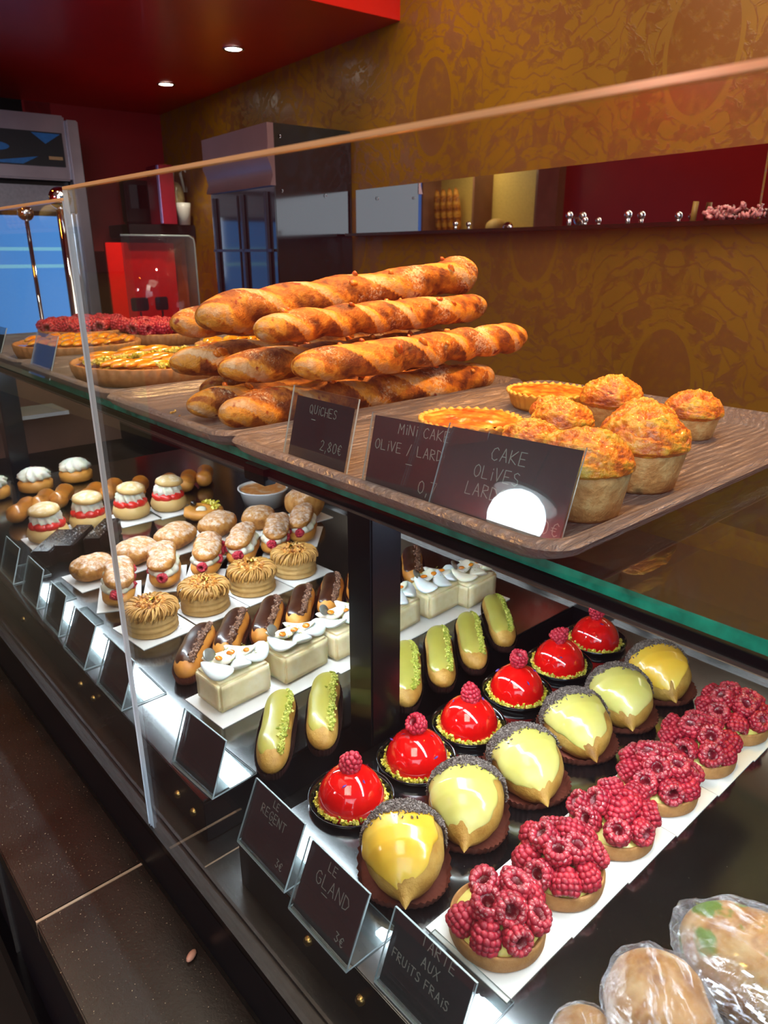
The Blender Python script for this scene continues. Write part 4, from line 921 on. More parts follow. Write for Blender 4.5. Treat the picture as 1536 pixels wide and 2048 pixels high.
# ---- puff pastry nests with piped coffee strands
def nest_kit(seed):
    rnd = random.Random(seed); kit = []
    def lay(r, z, a): return r * (1 + 0.02 * N(cos(a) * 2, sin(a) * 2, z * 300, 1.2, seed) + 0.015 * sin(z * 1400)), z
    kit.append(('puff_base', MB().lathe([(0, 0.0008), (0.039, 0.0008)] + [(0.041 + 0.0015 * sin(i * 1.9), 0.002 + i * 0.0028) for i in range(11)] + [(0.036, 0.034), (0, 0.034)], 56, fn=lay).mesh('puff_base', PUFF)))
    mb = MB()
    for j in range(96):
        a = 2 * pi * j / 96 + rnd.uniform(-0.05, 0.05); r1 = 0.0435 + rnd.uniform(-0.001, 0.0025); dz = rnd.uniform(0.003, 0.008); zt = 0.046 + rnd.uniform(-0.001, 0.002)
        pts = []
        for i in range(7):
            t = i / 6; r = 0.019 + (r1 - 0.019) * min(1, t * 1.35) ** 0.8; z = zt - (dz + 0.006) * max(0, (t - 0.45) / 0.55) ** 1.6 + 0.002 * sin(t * 5)
            aa = a + 0.25 * (1 - t) + 0.03 * sin(7 * t + j)
            pts.append((r * cos(aa), r * sin(aa), z))
        mb.tube(pts, 0.00125, 5, rnd.uniform(0.25, 0.85), ends=False)
    kit.append(('piped_strands', mb.mesh('piped_strands', MOCHA), None, None, None, STUFF))
    kit.append(('cream_core', MB().lathe([(0, 0.046), (0.02, 0.0455), (0.036, 0.042), (0.040, 0.034), (0, 0.033)], 30).mesh('cream_core', MOCHA)))
    pts = [(0.026 * sqrt(rnd.random()) * cos(a), 0.026 * sqrt(rnd.random()) * sin(a), 0.048 + 0.003 * rnd.random()) for a in [rnd.random() * 6.3 for _ in range(150)]]
    kit.append(('nut_pieces', nibs('nut_pieces', pts, 0.0028, CHOUXGOLD, rnd, (1, 1.2, 0.7)), None, None, None, STUFF))
    kit.append(('gold_leaf', MB().surf(5, 3, lambda u, v: ((u - 0.5) * 0.013, (v - 0.5) * 0.006 + 0.002 * sin(7 * u), 0.003 * sin(6 * u + 4 * v)), False).mesh('gold_leaf', GOLDLEAF), (0.004, -0.004, 0.054), (0.2, 0.1, 0.8)))
    return kit
NC = [(0.421, 1.050), (0.524, 1.060), (0.626, 1.068), (0.728, 1.078)]
for k, (x, y) in enumerate(NC):
    o = link('pastry_card', MB().box((0, 0, 0.0006), (0.100, 0.102, 0.0012)).mesh('pastry_card', CARD, False), None, (x + 0.004, y - 0.002, ZD), (0, 0, 0.08))
    tag(o, 'white card under the puff pastry nest, %s from the front glass' % ORD[k], 'card', 'white cards under the nests')
    spawn('pastry_nest', nest_kit(131 + k), 'round puff pastry with a coffee cream nest, %s from the front glass' % ORD[k], 'pastry', (x, y, ZD + 0.0012), k * 1.1, 'coffee cream nests')

# ---- sugared cream rolls with raspberries
def roll_kit(seed, L=0.118):
    rnd = random.Random(seed); kit = []; fn = eclair_fn(L, 0.0285, seed, 0.62, 0, 0.02)
    kit.append(('choux_bottom', body_mesh('choux_bottom', fn, 36, 26, CHOUXGOLD, seed)))
    fn2 = eclair_fn(L * 0.92, 0.0262, seed + 2, 0.75, 0, 0.02)
    def cf(u, v):
        p = fn2(0.5 - 0.5 * cos(pi * u), 2 * pi * v); w = 1 + 0.10 * sin(u * 34 + 3 * sin(2 * pi * v))
        return (p[0] * w, p[1], 0.019 + (p[2] - 0.0) * 0.75 * w)
    kit.append(('whipped_cream', MB().surf(60, 26, cf, True, (True, True)).mesh('whipped_cream', CREAM)))
    for j in range(4):
        y = (-0.5 + 0.06 + 0.29 * j) * L
        x = 0.022 * (1 if seed % 2 else -1)
        kit.append(('raspberry', RBP[j % 2], (x if j else 0.0, y if j else -L * 0.47, 0.030), (1.4, 0.3, rnd.random() * 6), 0.85))
    fl = eclair_fn(L * 0.97, 0.0262, seed + 4, 0.62, 0, 0.02)
    def lf(u, v):
        p = fl(0.5 - 0.5 * cos(pi * u), 2 * pi * v); n = 0.0022 * N(p[0], p[1], p[2], 130, seed) + 0.003 * N(p[0], p[1], p[2], 50, seed)
        return (p[0] * (1 + n * 20), p[1], 0.036 + p[2] * 0.92 + n, 0.5 + 0.3 * N(p[0], p[1], 0, 60, seed))
    kit.append(('sugared_lid', MB().surf(44, 32, lf, True, (True, True)).mesh('sugared_lid', SUGARCH), (-0.004 if seed % 2 else 0.004, 0.003, 0), (0.05, 0.15 * (1 if seed % 2 else -1), 0)))
    return kit
RC = [(0.405, 1.150, -0.42), (0.497, 1.165, -0.50), (0.575, 1.160, -0.62), (0.652, 1.165, -0.75), (0.734, 1.165, -0.72), (0.812, 1.180, -0.76)]
for k, (x, y, a) in enumerate(RC):
    L = 0.118; c = (x - sin(a) * L / 2, y + cos(a) * L / 2, ZD + 0.0012)
    spawn('cream_roll', roll_kit(151 + k), 'sugared choux roll with cream and raspberries, ' + ['nearest the front glass, opened towards the right', 'second from the front glass, heavily dusted white', 'third from the front glass', 'fourth from the front glass, wide cream side showing', 'fifth from the front glass', 'farthest from the front glass'][k], 'choux roll', c, a, 'raspberry cream rolls', (1.02, 1.05, 0.95))
    o = link('pastry_card', MB().box((0, 0, 0.0006), (0.074, 0.118, 0.0012)).mesh('pastry_card', CARD, False), None, (c[0], c[1], ZD), (0, 0, a))
    tag(o, 'narrow white card under the cream roll, %s from the front glass' % ORD[k], 'card', 'white cards under the cream rolls')

# ---- sugared craquelin buns
def bun_kit(seed, L=0.098, Rw=0.036, hh=0.62, round_=False):
    fn = eclair_fn(L, Rw, seed, hh, 0, 0.0)
    def f(u, v):
        p = fn(0.5 - 0.5 * cos(pi * u), 2 * pi * v); k = 1 + 0.035 * mn.fractal(Vector((p[0] * 60 + seed, p[1] * 60, p[2] * 60)), 0.8, 2.1, 4)
        return (p[0] * k, p[1] * k, p[2] * k, 0.25 + p[2] * 9 + 0.25 * N(*p, 60, seed))
    return [('sugared_crust', MB().surf(48, 44, f, True, (True, True)).mesh('sugared_crust', SUGARCH))]
for k, (x, y, a, L, Rw) in enumerate([(0.425, 1.316, -1.5, 0.082, 0.036), (0.519, 1.335, -1.2, 0.094, 0.038), (0.618, 1.360, -1.0, 0.098, 0.038), (0.722, 1.365, -0.9, 0.100, 0.038), (0.812, 1.338, -0.6, 0.085, 0.038)]):
    spawn('sugared_bun', bun_kit(171 + k, L, Rw), 'crackled sugar-dusted choux bun, ' + ['nearest the front glass on its own white card', 'second from the front glass, behind the first cream roll', 'third from the front glass', 'fourth from the front glass, longest of its row', 'farthest of the long buns, beside the cream dish'][k], 'bun', (x, y, ZD + 0.0012), a, 'sugar-dusted buns')
    o = link('pastry_card', MB().box((0, 0, 0.0006), (0.096, 0.096, 0.0012)).mesh('pastry_card', CARD, False), None, (x + 0.003, y - 0.003, ZD), (0, 0, 0.05))
    tag(o, 'white card under the sugared bun, %s from the front glass' % ORD[k], 'card', 'white cards under the sugared buns')
spawn('round_bun', bun_kit(190, 0.076, 0.037, 0.85) + [('nut_topping', nibs('nut_topping', [(0.004 * cos(i), 0.004 * sin(i), 0.066) for i in range(5)], 0.005, DARKCHOC, random.Random(2)))], 'round crackled golden bun with a dark nut on top on a small card', 'bun', (0.928, 1.322, ZD + 0.0012), sc=1.15)
o = link('pastry_card', MB().box((0, 0, 0.0006), (0.09, 0.09, 0.0012)).mesh('pastry_card', CARD, False), None, (0.93, 1.318, ZD)); tag(o, 'small white card under the round golden bun at the back', 'card')

# ---- dark chocolate bars
for k, (x, y) in enumerate([(0.408, 1.43), (0.468, 1.43), (0.366, 1.43)]):
    mb = MB().box((0, 0, 0.018), (0.038, 0.125, 0.036), bev=0.003)
    a = -0.72; kit = [('bar_body', mb.mesh('bar_body', DARKCHOC, True, 35)), ('sugar_flakes', nibs('sugar_flakes', [(random.Random(i).uniform(-.014, .014), random.Random(i + 99).uniform(-.05, .05), 0.037) for i in range(60)], 0.0012, plain('silver_flakes', '#8a8480', 0.3, 0.3), random.Random(3)), None, None, None, STUFF)]
    spawn('chocolate_bar_cake', kit, 'dark chocolate bar cake before the strawberry buns, ' + ['middle one', 'farthest from the glass', 'nearest the glass'][k], 'cake', (x - sin(a) * 0.06, y + cos(a) * 0.06, ZD), a, 'dark chocolate bar cakes')

# ---- strawberry cream buns
def strawberry_kit(seed):
    rnd = random.Random(seed); kit = []
    def bb(r, z, a): return r * (1 + 0.03 * N(cos(a), sin(a), z * 40, 1.3, seed)), z
    kit.append(('bun_base', MB().lathe([(0, 0.0008), (0.032, 0.0008), (0.041, 0.007), (0.0435, 0.017), (0.040, 0.028), (0.030, 0.034), (0, 0.035)], 40, fn=bb).mesh('bun_base', SOFTBUN)))
    for j in range(8):
        a = 2 * pi * j / 8 + rnd.uniform(-0.1, 0.1)
        kit.append(('strawberry_slice', MB().ico((0, 0, 0), 0.0165, 2, (1.0, 0.6, 0.6)).mesh('strawberry_slice', STRAW), (0.029 * cos(a), 0.029 * sin(a), 0.036), (0.2, 0.1, a + pi / 2)))
    def cr(r, z, a):
        return r * (1 + 0.17 * sin(11 * a + z * 160)), z
    kit.append(('cream_swirl', MB().lathe([(0, 0.036), (0.026, 0.037), (0.030, 0.043), (0.0295, 0.052), (0.027, 0.060), (0.020, 0.064), (0, 0.065)], 72, fn=cr).mesh('cream_swirl', CREAM)))
    kit.append(('bun_lid', MB().lathe([(0, 0.063), (0.028, 0.063), (0.033, 0.067), (0.031, 0.074), (0.021, 0.080), (0, 0.083)], 36, fn=bb).mesh('bun_lid', BUNTOP), (0, 0, 0), (0.06, -0.05, 0)))
    return kit
for k, (x, y) in enumerate([(0.428, 1.578), (0.525, 1.598), (0.624, 1.598), (0.715, 1.590)]):
    spawn('strawberry_bun', strawberry_kit(201 + k), 'split bun with strawberries and piped cream, %s from the front glass' % ORD[k], 'bun', (x, y, ZD + 0.0012), 0.6 * k, 'strawberry cream buns')
    o = link('pastry_card', MB().box((0, 0, 0.0006), (0.096, 0.10, 0.0012)).mesh('pastry_card', CARD, False), None, (x, y - 0.01, ZD)); tag(o, 'white card under the strawberry bun, %s from the front glass' % ORD[k], 'card', 'white cards under the strawberry buns')

# ---- small pistachio ring tart and cream dish
rnd = random.Random(5)
kit = [('tart_base', MB().lathe([(0, 0.001), (0.040, 0.001), (0.046, 0.010), (0.044, 0.020), (0.030, 0.024), (0.012, 0.016), (0, 0.015)], 40, fn=lambda r, z, a: (r * (1 + 0.04 * sin(9 * a)), z)).mesh('tart_base', CHOUXGOLD)),
       ('pistachio_topping', nibs('pistachio_topping', [(0.030 * cos(a) + rnd.gauss(0, .005), 0.030 * sin(a) + rnd.gauss(0, .005), 0.026) for a in [rnd.uniform(-1.2, 1.0) for _ in range(40)]], 0.004, PISTAY, rnd), None, None, None, STUFF),
       ('cream_top', MB().ico((-0.008, -0.006, 0.020), 0.013, 2, (1, 1, .6)).mesh('cream_top', CREAM)), ('dark_cherry', MB().ico((-0.014, 0.020, 0.030), 0.008, 2).mesh('dark_cherry', DARKCHOC))]
spawn('nut_tartlet', kit, 'golden ring tartlet with pistachio pieces and a dark cherry behind the buns', 'tartlet', (0.752, 1.487, ZD))
kit = [('dish', MB().lathe([(0, 0.001), (0.036, 0.001), (0.044, 0.030), (0.0475, 0.033), (0.0475, 0.035), (0.043, 0.034), (0.0425, 0.030), (0, 0.029)], 44).mesh('dish', WHITEPOT)),
       ('custard_top', MB().lathe([(0, 0.0315), (0.0425, 0.0315)], 36, fn=lambda r, z, a: (r, z + 0.0005 * N(r * cos(a), r * sin(a), 0, 90, 2))).mesh('custard_top', BRULEE))]
spawn('custard_dish', kit, 'white round dish of browned custard beside the round golden bun', 'dish', (0.905, 1.462, ZD), sc=1.32)

# ---- caramel choux fingers
def finger_kit(seed):
    fn = eclair_fn(0.105, 0.023, seed, 0.95, 0, 0.16)
    return [('choux_body', body_mesh('choux_body', fn, 34, 24, CHOUXGOLD, seed)), ('caramel_icing', patch_mesh('caramel_icing', fn, 0.04, 0.96, 1.5, CARAMEL, 0.05, 34, 20, 0.08, seed))]
FK = [finger_kit(221), finger_kit(222)]
for k, (x, y) in enumerate([(0.395, 1.72), (0.455, 1.75), (0.508, 1.76), (0.562, 1.73), (0.616, 1.73), (0.680, 1.70), (0.738, 1.68), (0.797, 1.67), (0.858, 1.68)]):
    a = -0.72 + 0.08 * (k % 3)
    spawn('caramel_finger', FK[k % 2], 'caramel-brown choux finger behind the strawberry buns, %s from the glass' % ORD[k], 'choux finger', (x - sin(a) * 0.05, y + cos(a) * 0.05, ZD), a, 'caramel choux fingers')

# ---- cream-topped babas
def baba_kit(seed):
    rnd = random.Random(seed)
    def cr(r, z, a): return r * (1 + 0.20 * sin(9 * a + z * 170) + 0.10 * N(cos(a), sin(a), z * 80, 2, seed)), z + 0.002 * N(r * cos(a), r * sin(a), 0, 120, seed)
    return [('brioche_base', MB().lathe([(0, 0.001), (0.034, 0.001), (0.042, 0.006), (0.043, 0.024), (0.036, 0.031), (0, 0.032)], 36).mesh('brioche_base', CHOUXGOLD)),
            ('cream_swirl', MB().lathe([(0, 0.030), (0.030, 0.031), (0.036, 0.038), (0.035, 0.046), (0.028, 0.054), (0.016, 0.061), (0, 0.064)], 64, fn=cr).mesh('cream_swirl', CREAM))]
BK = [baba_kit(231), baba_kit(232), baba_kit(233)]
for k, (x, y) in enumerate([(0.415, 1.965), (0.520, 1.960), (0.632, 1.980)]):
    spawn('cream_baba', BK[k], 'baba topped with whipped cream, %s from the front glass' % ORD[k], 'cake', (x, y, ZD), 0.5 * k, 'cream-topped babas')
kit = [('cream_block', MB().box((0, 0, 0.022), (0.10, 0.06, 0.044), bev=0.008).mesh('cream_block', CREAM))]
spawn('cream_slice', kit, 'blurred white cream slice on the pale end shelf', 'cake', (0.60, 2.50, 1.006))

# ---- wrapped rolls
def wrapped(label, c, L, Rw, Rh, rz, tilt, seed):
    t = thing('wrapped_sandwich', label, 'sandwich', c, rz, 'film-wrapped sandwiches at the front corner')
    def f0(u, v, k=1.0, am=1.0):
        s = 0.5 - 0.5 * cos(pi * u); q = abs(2 * s - 1); r = (1 - q ** 2.6) ** 0.5 if q < 1 else 0
        a = 2 * pi * v; n = 0.10 * N(s * 3, cos(a), sin(a), 1.5, seed) + 0.03 * am * N(s * 14, cos(a) * 4, sin(a) * 4, 1.0, seed)
        return Vector((Rw * r * k * (1 + n) * cos(a), (s - 0.5) * L * (k if q > 0.9 else 1), Rh * r * k * (1 + n) * sin(a)))
    E_ = Euler((tilt, 0, 0)).to_matrix(); lo = min((E_ @ f0(i / 30, j / 30, 1.03)).z for i in range(31) for j in range(30))
    def g(u, v): p = E_ @ f0(u, v); return (p.x, p.y, p.z - lo + 0.001)
    def h(u, v):
        p = f0(u, v, 1.03, 1.2); a = 2 * pi * v
        w = 0.0026 * mn.ridged_multi_fractal(Vector((p.x * 38, p.y * 16, p.z * 38 + seed)), 0.9, 2.1, 4, 1.0, 2.0)
        p = p * (1 + w / 0.05); p = E_ @ p; return (p.x, p.y, max(0.0006, p.z - lo + 0.001))
    link('filled_bread', MB().surf(40, 40, g, True, (True, True)).mesh('filled_bread', ROLLB), t)
    link('cling_film', MB().surf(150, 150, h, True, (True, True)).mesh('cling_film', FILM), t)
wrapped('largest film-wrapped filled bread roll, at the lower right corner', (0.505, 0.093, ZD), 0.165, 0.044, 0.043, radians(2), 0.0, 3)
wrapped('film-wrapped filled roll lying left of the largest one', (0.418, 0.148, ZD), 0.105, 0.040, 0.034, radians(-44), 0.0, 8)
wrapped('film-wrapped roll barely showing at the bottom edge', (0.362, 0.176, ZD), 0.07, 0.026, 0.020, radians(-50), 0.0, 12)

# ------------------------------------------------------------------ signs with chalk lettering
GLY = {'A': [[(0, 0), (2, 6), (4, 0)], [(0.8, 2.2), (3.2, 2.2)]], 'B': [[(0, 0), (0, 6), (3, 5.2), (0.3, 3.2), (3.6, 1.6), (0, 0)]],
 'C': [[(3.8, 5), (2.6, 6), (0.9, 5.2), (0, 3), (0.9, .7), (2.6, 0), (4, .9)]], 'D': [[(0, 0), (0, 6), (2.5, 5.4), (4, 3), (2.5, .6), (0, 0)]],
 'E': [[(3.6, 6), (0, 6), (0, 0), (3.8, 0)], [(0, 3), (3, 3)]], 'F': [[(3.6, 6), (0, 6), (0, 0)], [(0, 3.2), (2.8, 3.2)]],
 'G': [[(3.8, 5), (2.4, 6), (0.8, 5.2), (0, 3), (0.9, .6), (2.6, 0), (3.9, 1), (3.9, 2.8), (2.3, 2.8)]], 'H': [[(0, 0), (0, 6)], [(4, 0), (4, 6)], [(0, 3), (4, 3)]],
 'i': [[(1, 0), (1, 4)], [(1, 5.2), (1, 5.7)]], 'K': [[(0, 0), (0, 6)], [(3.8, 6), (0, 2.6), (4, 0)]], 'L': [[(0, 6), (0, 0), (3.6, 0)]],
 'M': [[(0, 0), (0.3, 6), (2.2, 2.4), (4.2, 6), (4.5, 0)]], 'N': [[(0, 0), (0, 6), (4, 0), (4, 6)]], 'O': [[(2, 6), (.5, 5), (0, 3), (.6, 1), (2, 0), (3.5, 1), (4, 3), (3.4, 5), (2, 6)]],
 'Q': [[(2, 6), (.5, 5), (0, 3), (.6, 1), (2, 0), (3.5, 1), (4, 3), (3.4, 5), (2, 6)], [(2.4, 1.6), (4.3, -0.6)]], 'R': [[(0, 0), (0, 6), (3, 5.4), (3.2, 3.8), (0, 3), (3.8, 0)]],
 'S': [[(3.7, 5.2), (2.2, 6), (.5, 5), (1, 3.6), (3.2, 2.6), (3.6, 1), (2, 0), (.1, .7)]], 'T': [[(0, 6), (4.4, 6)], [(2.2, 6), (2.2, 0)]], 'U': [[(0, 6), (0.1, 1.4), (1.6, 0), (3.4, .8), (3.8, 6)]],
 'V': [[(0, 6), (2, 0), (4, 6)]], 'X': [[(0, 6), (4, 0)], [(4, 6), (0, 0)]], '/': [[(0, -0.5), (3, 6.5)]], ',': [[(0.8, 0.6), (0.3, -1.2)]], '2': [[(0.2, 4.8), (1.6, 6), (3.4, 5), (2.8, 3), (0, 0), (4, 0)]],
 '3': [[(0.4, 6), (3.4, 5.6), (1.4, 3.4), (3.6, 1.8), (2, 0), (0, .8)]], '5': [[(3.6, 6), (.6, 6), (.3, 3.4), (2.8, 3.6), (3.6, 1.8), (2, 0), (0, .6)]], '8': [[(2, 3), (.5, 4.5), (2, 6), (3.5, 4.5), (2, 3), (.2, 1.5), (2, 0), (3.8, 1.5), (2, 3)]],
 '0': [[(2, 6), (.6, 5), (.2, 3), (.6, 1), (2, 0), (3.4, 1), (3.8, 3), (3.4, 5), (2, 6)]], '7': [[(0, 6), (4, 6), (1.4, 0)]], 'e': [[(3.8, 5), (2.6, 6), (1.2, 5), (0.8, 3), (1.2, 1), (2.6, 0), (3.9, .9)], [(0, 3.6), (2.8, 3.6)], [(0, 2.4), (2.6, 2.4)]], '-': [[(0, 3), (7, 3)]], ' ': []}
def lettering(lines, w, h, mat=None):
    """lines: (text, x of the left end, y, letter height, slope) in the card plane; returns a mesh in (x, 0, z)"""
    mb = MB(); rnd = random.Random(len(lines) * 7 + int(w * 1e4))
    for (txt, x0, y0, hh, sl) in lines:
        x = x0; k = hh / 6
        for ch in txt:
            g = GLY[ch]; jy = rnd.uniform(-0.04, 0.04) * hh; tl = rnd.uniform(-0.05, 0.05)
            for st in g:
                P_ = [(x + (a + tl * b) * k * 0.86, y0 + b * k + jy + sl * (x - x0)) for a, b in st]
                for (ax, ay), (bx, by) in zip(P_, P_[1:]):
                    d = Vector((bx - ax, by - ay)); L = d.length or 1e-6; nx, ny = -d.y / L * 0.00038, d.x / L * 0.00038
                    ex, ey = d.x / L * 0.0002, d.y / L * 0.0002
                    q = [(ax - nx - ex, ay - ny - ey), (bx - nx + ex, by - ny + ey), (bx + nx + ex, by + ny + ey), (ax + nx - ex, ay + ny - ey)]
                    mb.add([(a, -0.0002, b) for a, b in q] + [(a, 0.0, b) for a, b in q], [(0, 1, 2, 3), (7, 6, 5, 4), (0, 4, 5, 1), (1, 5, 6, 2), (2, 6, 7, 3), (3, 7, 4, 0)])
            adv = max([p[0] for st in g for p in st], default=2.2)
            x += (adv + 1.7) * k * 0.86
    return mb.mesh('chalk_lettering', CHALK, False)
def sign(label, p0, wdt, h, lean, base, lines, dz=0.0, rz=-pi / 2, group='price signs along the front of the deck', cardw=None, cardh=None, cz=0.0, skew=0.0, foot=True):
    """p0: the customer-left bottom corner; the panel runs along local X, leans back along +Y"""
    t = thing('price_sign', label, 'sign', p0, rz + skew, group)
    ang = atan2(lean, h); H = sqrt(h * h + lean * lean)
    th = 0.0022
    mb, mb2 = MB(), MB()
    def slabp(M, sx, sy, z0=0.0):
        V = [M @ Vector(v) for v in [(0, 0, z0), (sx, 0, z0), (sx, 0, z0 + sy), (0, 0, z0 + sy), (0, th, z0), (sx, th, z0), (sx, th, z0 + sy), (0, th, z0 + sy)]]
        mb.add(V, [(0, 1, 2, 3), (4, 7, 6, 5)]); mb2.add(V, [(0, 4, 5, 1), (1, 5, 6, 2), (2, 6, 7, 3), (3, 7, 4, 0)])
    M = Matrix.Rotation(-ang, 3, 'X')
    slabp(M, wdt, H)
    if foot:
        slabp(Matrix.Rotation(-pi / 2 + 0.001, 3, 'X'), wdt, base)
    link('holder', mb.mesh('holder', ACRYL, False), t, (0, 0, 0.0026 if foot else 0.0)); e = link('holder_edge', mb2.mesh('holder_edge', EDGE, False), t, (0, 0, 0.0026 if foot else 0.0))
    cw = cardw or wdt - 0.006; ch = cardh or H - 0.006
    mc = MB().box((cw / 2, 0.0006, ch / 2), (cw, 0.0012, ch))
    off = M @ Vector(((wdt - cw) / 2, th + 0.0004, (H - ch) / 2 + cz))
    c = link('chalk_card', mc.mesh('chalk_card', CHALKBOARD, False), t, off + Vector((0, 0, 0.0026 if foot else 0)), (-ang, 0, 0))
    if lines:
        link('chalk_lettering', lettering(lines, cw, ch), c, (0, -0.0001, 0))
    return t
sg = 'price signs along the front of the deck'
sign('black price sign lettered TARTE AUX FRUITS FRAIS before the raspberry tarts', (0.290, 0.338, ZD), 0.092, 0.066, 0.024, 0.075,
     [('TARTE', 0.030, 0.056, 0.0095, -0.02), ('AUX', 0.036, 0.041, 0.0085, -0.02), ('FRUiTS FRAiS', 0.006, 0.027, 0.0078, -0.02)], skew=0.0)
sign('black price sign lettered LE GLAND before the acorn choux buns', (0.277, 0.448, ZD), 0.088, 0.068, 0.028, 0.062,
     [('LE', 0.030, 0.056, 0.0085, 0), ('GLAND', 0.018, 0.038, 0.0125, 0), ('-', 0.030, 0.030, 0.008, -0.1), ('3e', 0.060, 0.008, 0.0085, 0)])
sign('black price sign lettered LE REGENT before the red dome cakes', (0.284, 0.553, ZD), 0.088, 0.066, 0.028, 0.058,
     [('LE', 0.033, 0.056, 0.007, 0), ('REGENT', 0.017, 0.042, 0.0092, 0), ('-', 0.034, 0.036, 0.006, -0.1), ('3e', 0.060, 0.008, 0.008, 0)])
sign('small blank black sign between the slab gap and the green eclairs', (0.290, 0.716, ZD), 0.090, 0.066, 0.024, 0.062, [], skew=0.06)
sign('small black sign before the chocolate eclairs, at the glass joint', (0.287, 0.948, ZD), 0.088, 0.066, 0.026, 0.066, [])
sign('small black sign before the coffee cream nests', (0.287, 1.085, ZD), 0.088, 0.064, 0.026, 0.066, [])
sign('small black sign before the first cream roll', (0.293, 1.20, ZD), 0.075, 0.066, 0.022, 0.075, [])
sign('small black sign before the sugared bun on its card', (0.298, 1.335, ZD), 0.085, 0.068, 0.022, 0.070, [])
sign('small black sign before the dark chocolate bars, at the left edge', (0.298, 1.47, ZD), 0.085, 0.066, 0.022, 0.070, [])

# ------------------------------------------------------------------ upper shelf
ZS = 1.2385
def rrect(w, l, r, n=8):
    P_ = []
    for cx, cy, a0 in ((w - r, l - r, 0), (r, l - r, 90), (r, r, 180), (w - r, r, 270)):
        for i in range(n + 1):
            a = radians(a0 + 90 * i / n); P_.append((cx + r * cos(a), cy + r * sin(a)))
    return P_
def tray(label, x0, y0, w, l, z=ZS):
    def loop(ins, z_): return [(ins + x * (w - 2 * ins) / w, ins + y * (l - 2 * ins) / l, z_ + 0.0006 * N(x, y, z_, 30)) for x, y in rrect(w, l, 0.035, 8)]
    L_ = [loop(0.032, 0.0002), loop(0.022, 0.0005), loop(0.006, 0.011), loop(0.0, 0.0210), loop(0.003, 0.0250), loop(0.008, 0.0262), loop(0.015, 0.0245), loop(0.025, 0.012), loop(0.032, 0.0070), loop(0.038, 0.0065)]
    n = len(L_[0]); vs = [p for q in L_ for p in q]; fs = []
    for i in range(len(L_) - 1):
        for j in range(n): fs.append((i * n + j, i * n + (j + 1) % n, (i + 1) * n + (j + 1) % n, (i + 1) * n + j))
    fs.append(tuple((len(L_) - 1) * n + j for j in range(n))); fs.append(tuple(reversed(range(n))))
    o = link('serving_tray', MB().add(vs, fs).mesh('serving_tray', TRAYM, True, 50), None, (x0, y0, z)); tag(o, label, 'tray', 'textured clear trays on the glass shelf'); return o
TZ = ZS + 0.0068
tray('textured clear tray holding the quiches and olive cakes, nearest on the shelf', 0.456, 0.304, 0.690, 0.528)
tray('textured clear tray under the stacked twisted bread sticks', 0.456, 0.834, 0.66, 0.408)
tray('textured clear tray under the fruit tarts, far end of the shelf', 0.466, 1.244, 0.65, 0.50)
tray('textured clear tray under the raspberry tarts at the left edge', 0.466, 1.752, 0.65, 0.62)

# twisted breads lying across the tray
def twist_kit(seed, L=0.54, R0=0.031, turns=5.5, bulb=0.0, sag=0.0):
    rnd = random.Random(seed); nu, nv = 190, 36; ph0 = rnd.random() * 6
    def f(u, v):
        s = u; x = (s - 0.5) * L; t = abs(2 * s - 1)
        r = R0 * (1 - t ** 9) ** 0.5 * (0.93 + 0.10 * N(s * 6, 0, 0, 1, seed)) * (1 + bulb * exp(-((s - 0.0) / 0.16) ** 2) + (0.34 if bulb else 0.10) * exp(-((s - 0.93) / 0.10) ** 2)) if t < 1 else 0
        a = 2 * pi * v; th = 2 * (a) - 2 * pi * turns * s * (1 + 0.12 * sin(5 * s + seed)) + ph0
        g = 0.5 + 0.5 * cos(th); ridge = g ** (0.45 + 0.25 * sin(9 * s + seed))
        fade = min(1, max(0, (1 - t) / 0.16))
        k = 1 - 0.20 * (1 - ridge) * (0.3 + 0.7 * fade) + 0.045 * N(s * 13, cos(a), sin(a), 1, seed + 3)
        n = 0.02 * N(s * 40, cos(a) * 2, sin(a) * 2, 1, seed) + 0.012 * N(s * 110, cos(a) * 5, sin(a) * 5, 1, seed)
        rr = r * (k + n)
        saw = ((th / (2 * pi)) % 1.0)
        # flour on the ridge's leading side, golden dough in the fold
        tone = 0.40 + 0.30 * (saw - 0.5) + 0.20 * N(s * 9, cos(a), sin(a), 1, seed + 5)
        if saw > 0.72: tone += 0.42 * min(1, (saw - 0.72) / 0.1) * (0.6 + 0.5 * N(s * 5, a, 0, 1, seed + 8))
        if t > 0.86: tone = tone * 0.6 + 0.36 + 0.15 * N(s * 60, a * 2, 0, 1, seed)
        if g < 0.12: tone = min(tone, 0.30)
        ay = 0.006 * sin(s * 7 + seed); az = sag * 4 * (s - 0.5) ** 2
        return (x, ay + rr * cos(a), az + rr * sin(a) * 0.92, tone)
    mb = MB().surf(nu, nv, f, True, (True, True))
    kit = [('crust', mb.mesh('crust', BREAD))]
    pts = []
    for _ in range(9):
        s = rnd.uniform(0.1, 0.9); a = rnd.uniform(0.3, 2.8); pts.append(Vector(f(s, a / (2 * pi))[:3]))
    mb = MB()
    for p in pts: mb.ico(p, rnd.uniform(0.005, 0.009), 2, (1.3, 0.9, 0.6), Euler((rnd.random(), rnd.random(), rnd.random())), 0.5, 0, 0.12, rnd)
    kit.append(('filling_bits', mb.mesh('filling_bits', FILLQ), None, None, None, STUFF))
    return kit
def bread(label, a, b, seed, **kw):
    a, b = Vector(a), Vector(b); d = b - a; L = d.length
    t = spawn('twisted_bread', twist_kit(seed, L, **kw), label, 'bread', (a + b) / 2, 0, 'twisted bread sticks stacked on their tray')
    t.rotation_euler = d.to_track_quat('X', 'Z').to_euler(); return t
z1 = TZ + 0.031
bread('bottom front twisted bread stick, half hidden by the quiches sign', (0.486, 0.892, z1 + 0.001), (1.040, 0.868, z1 + 0.001), 301, R0=0.034, turns=5)
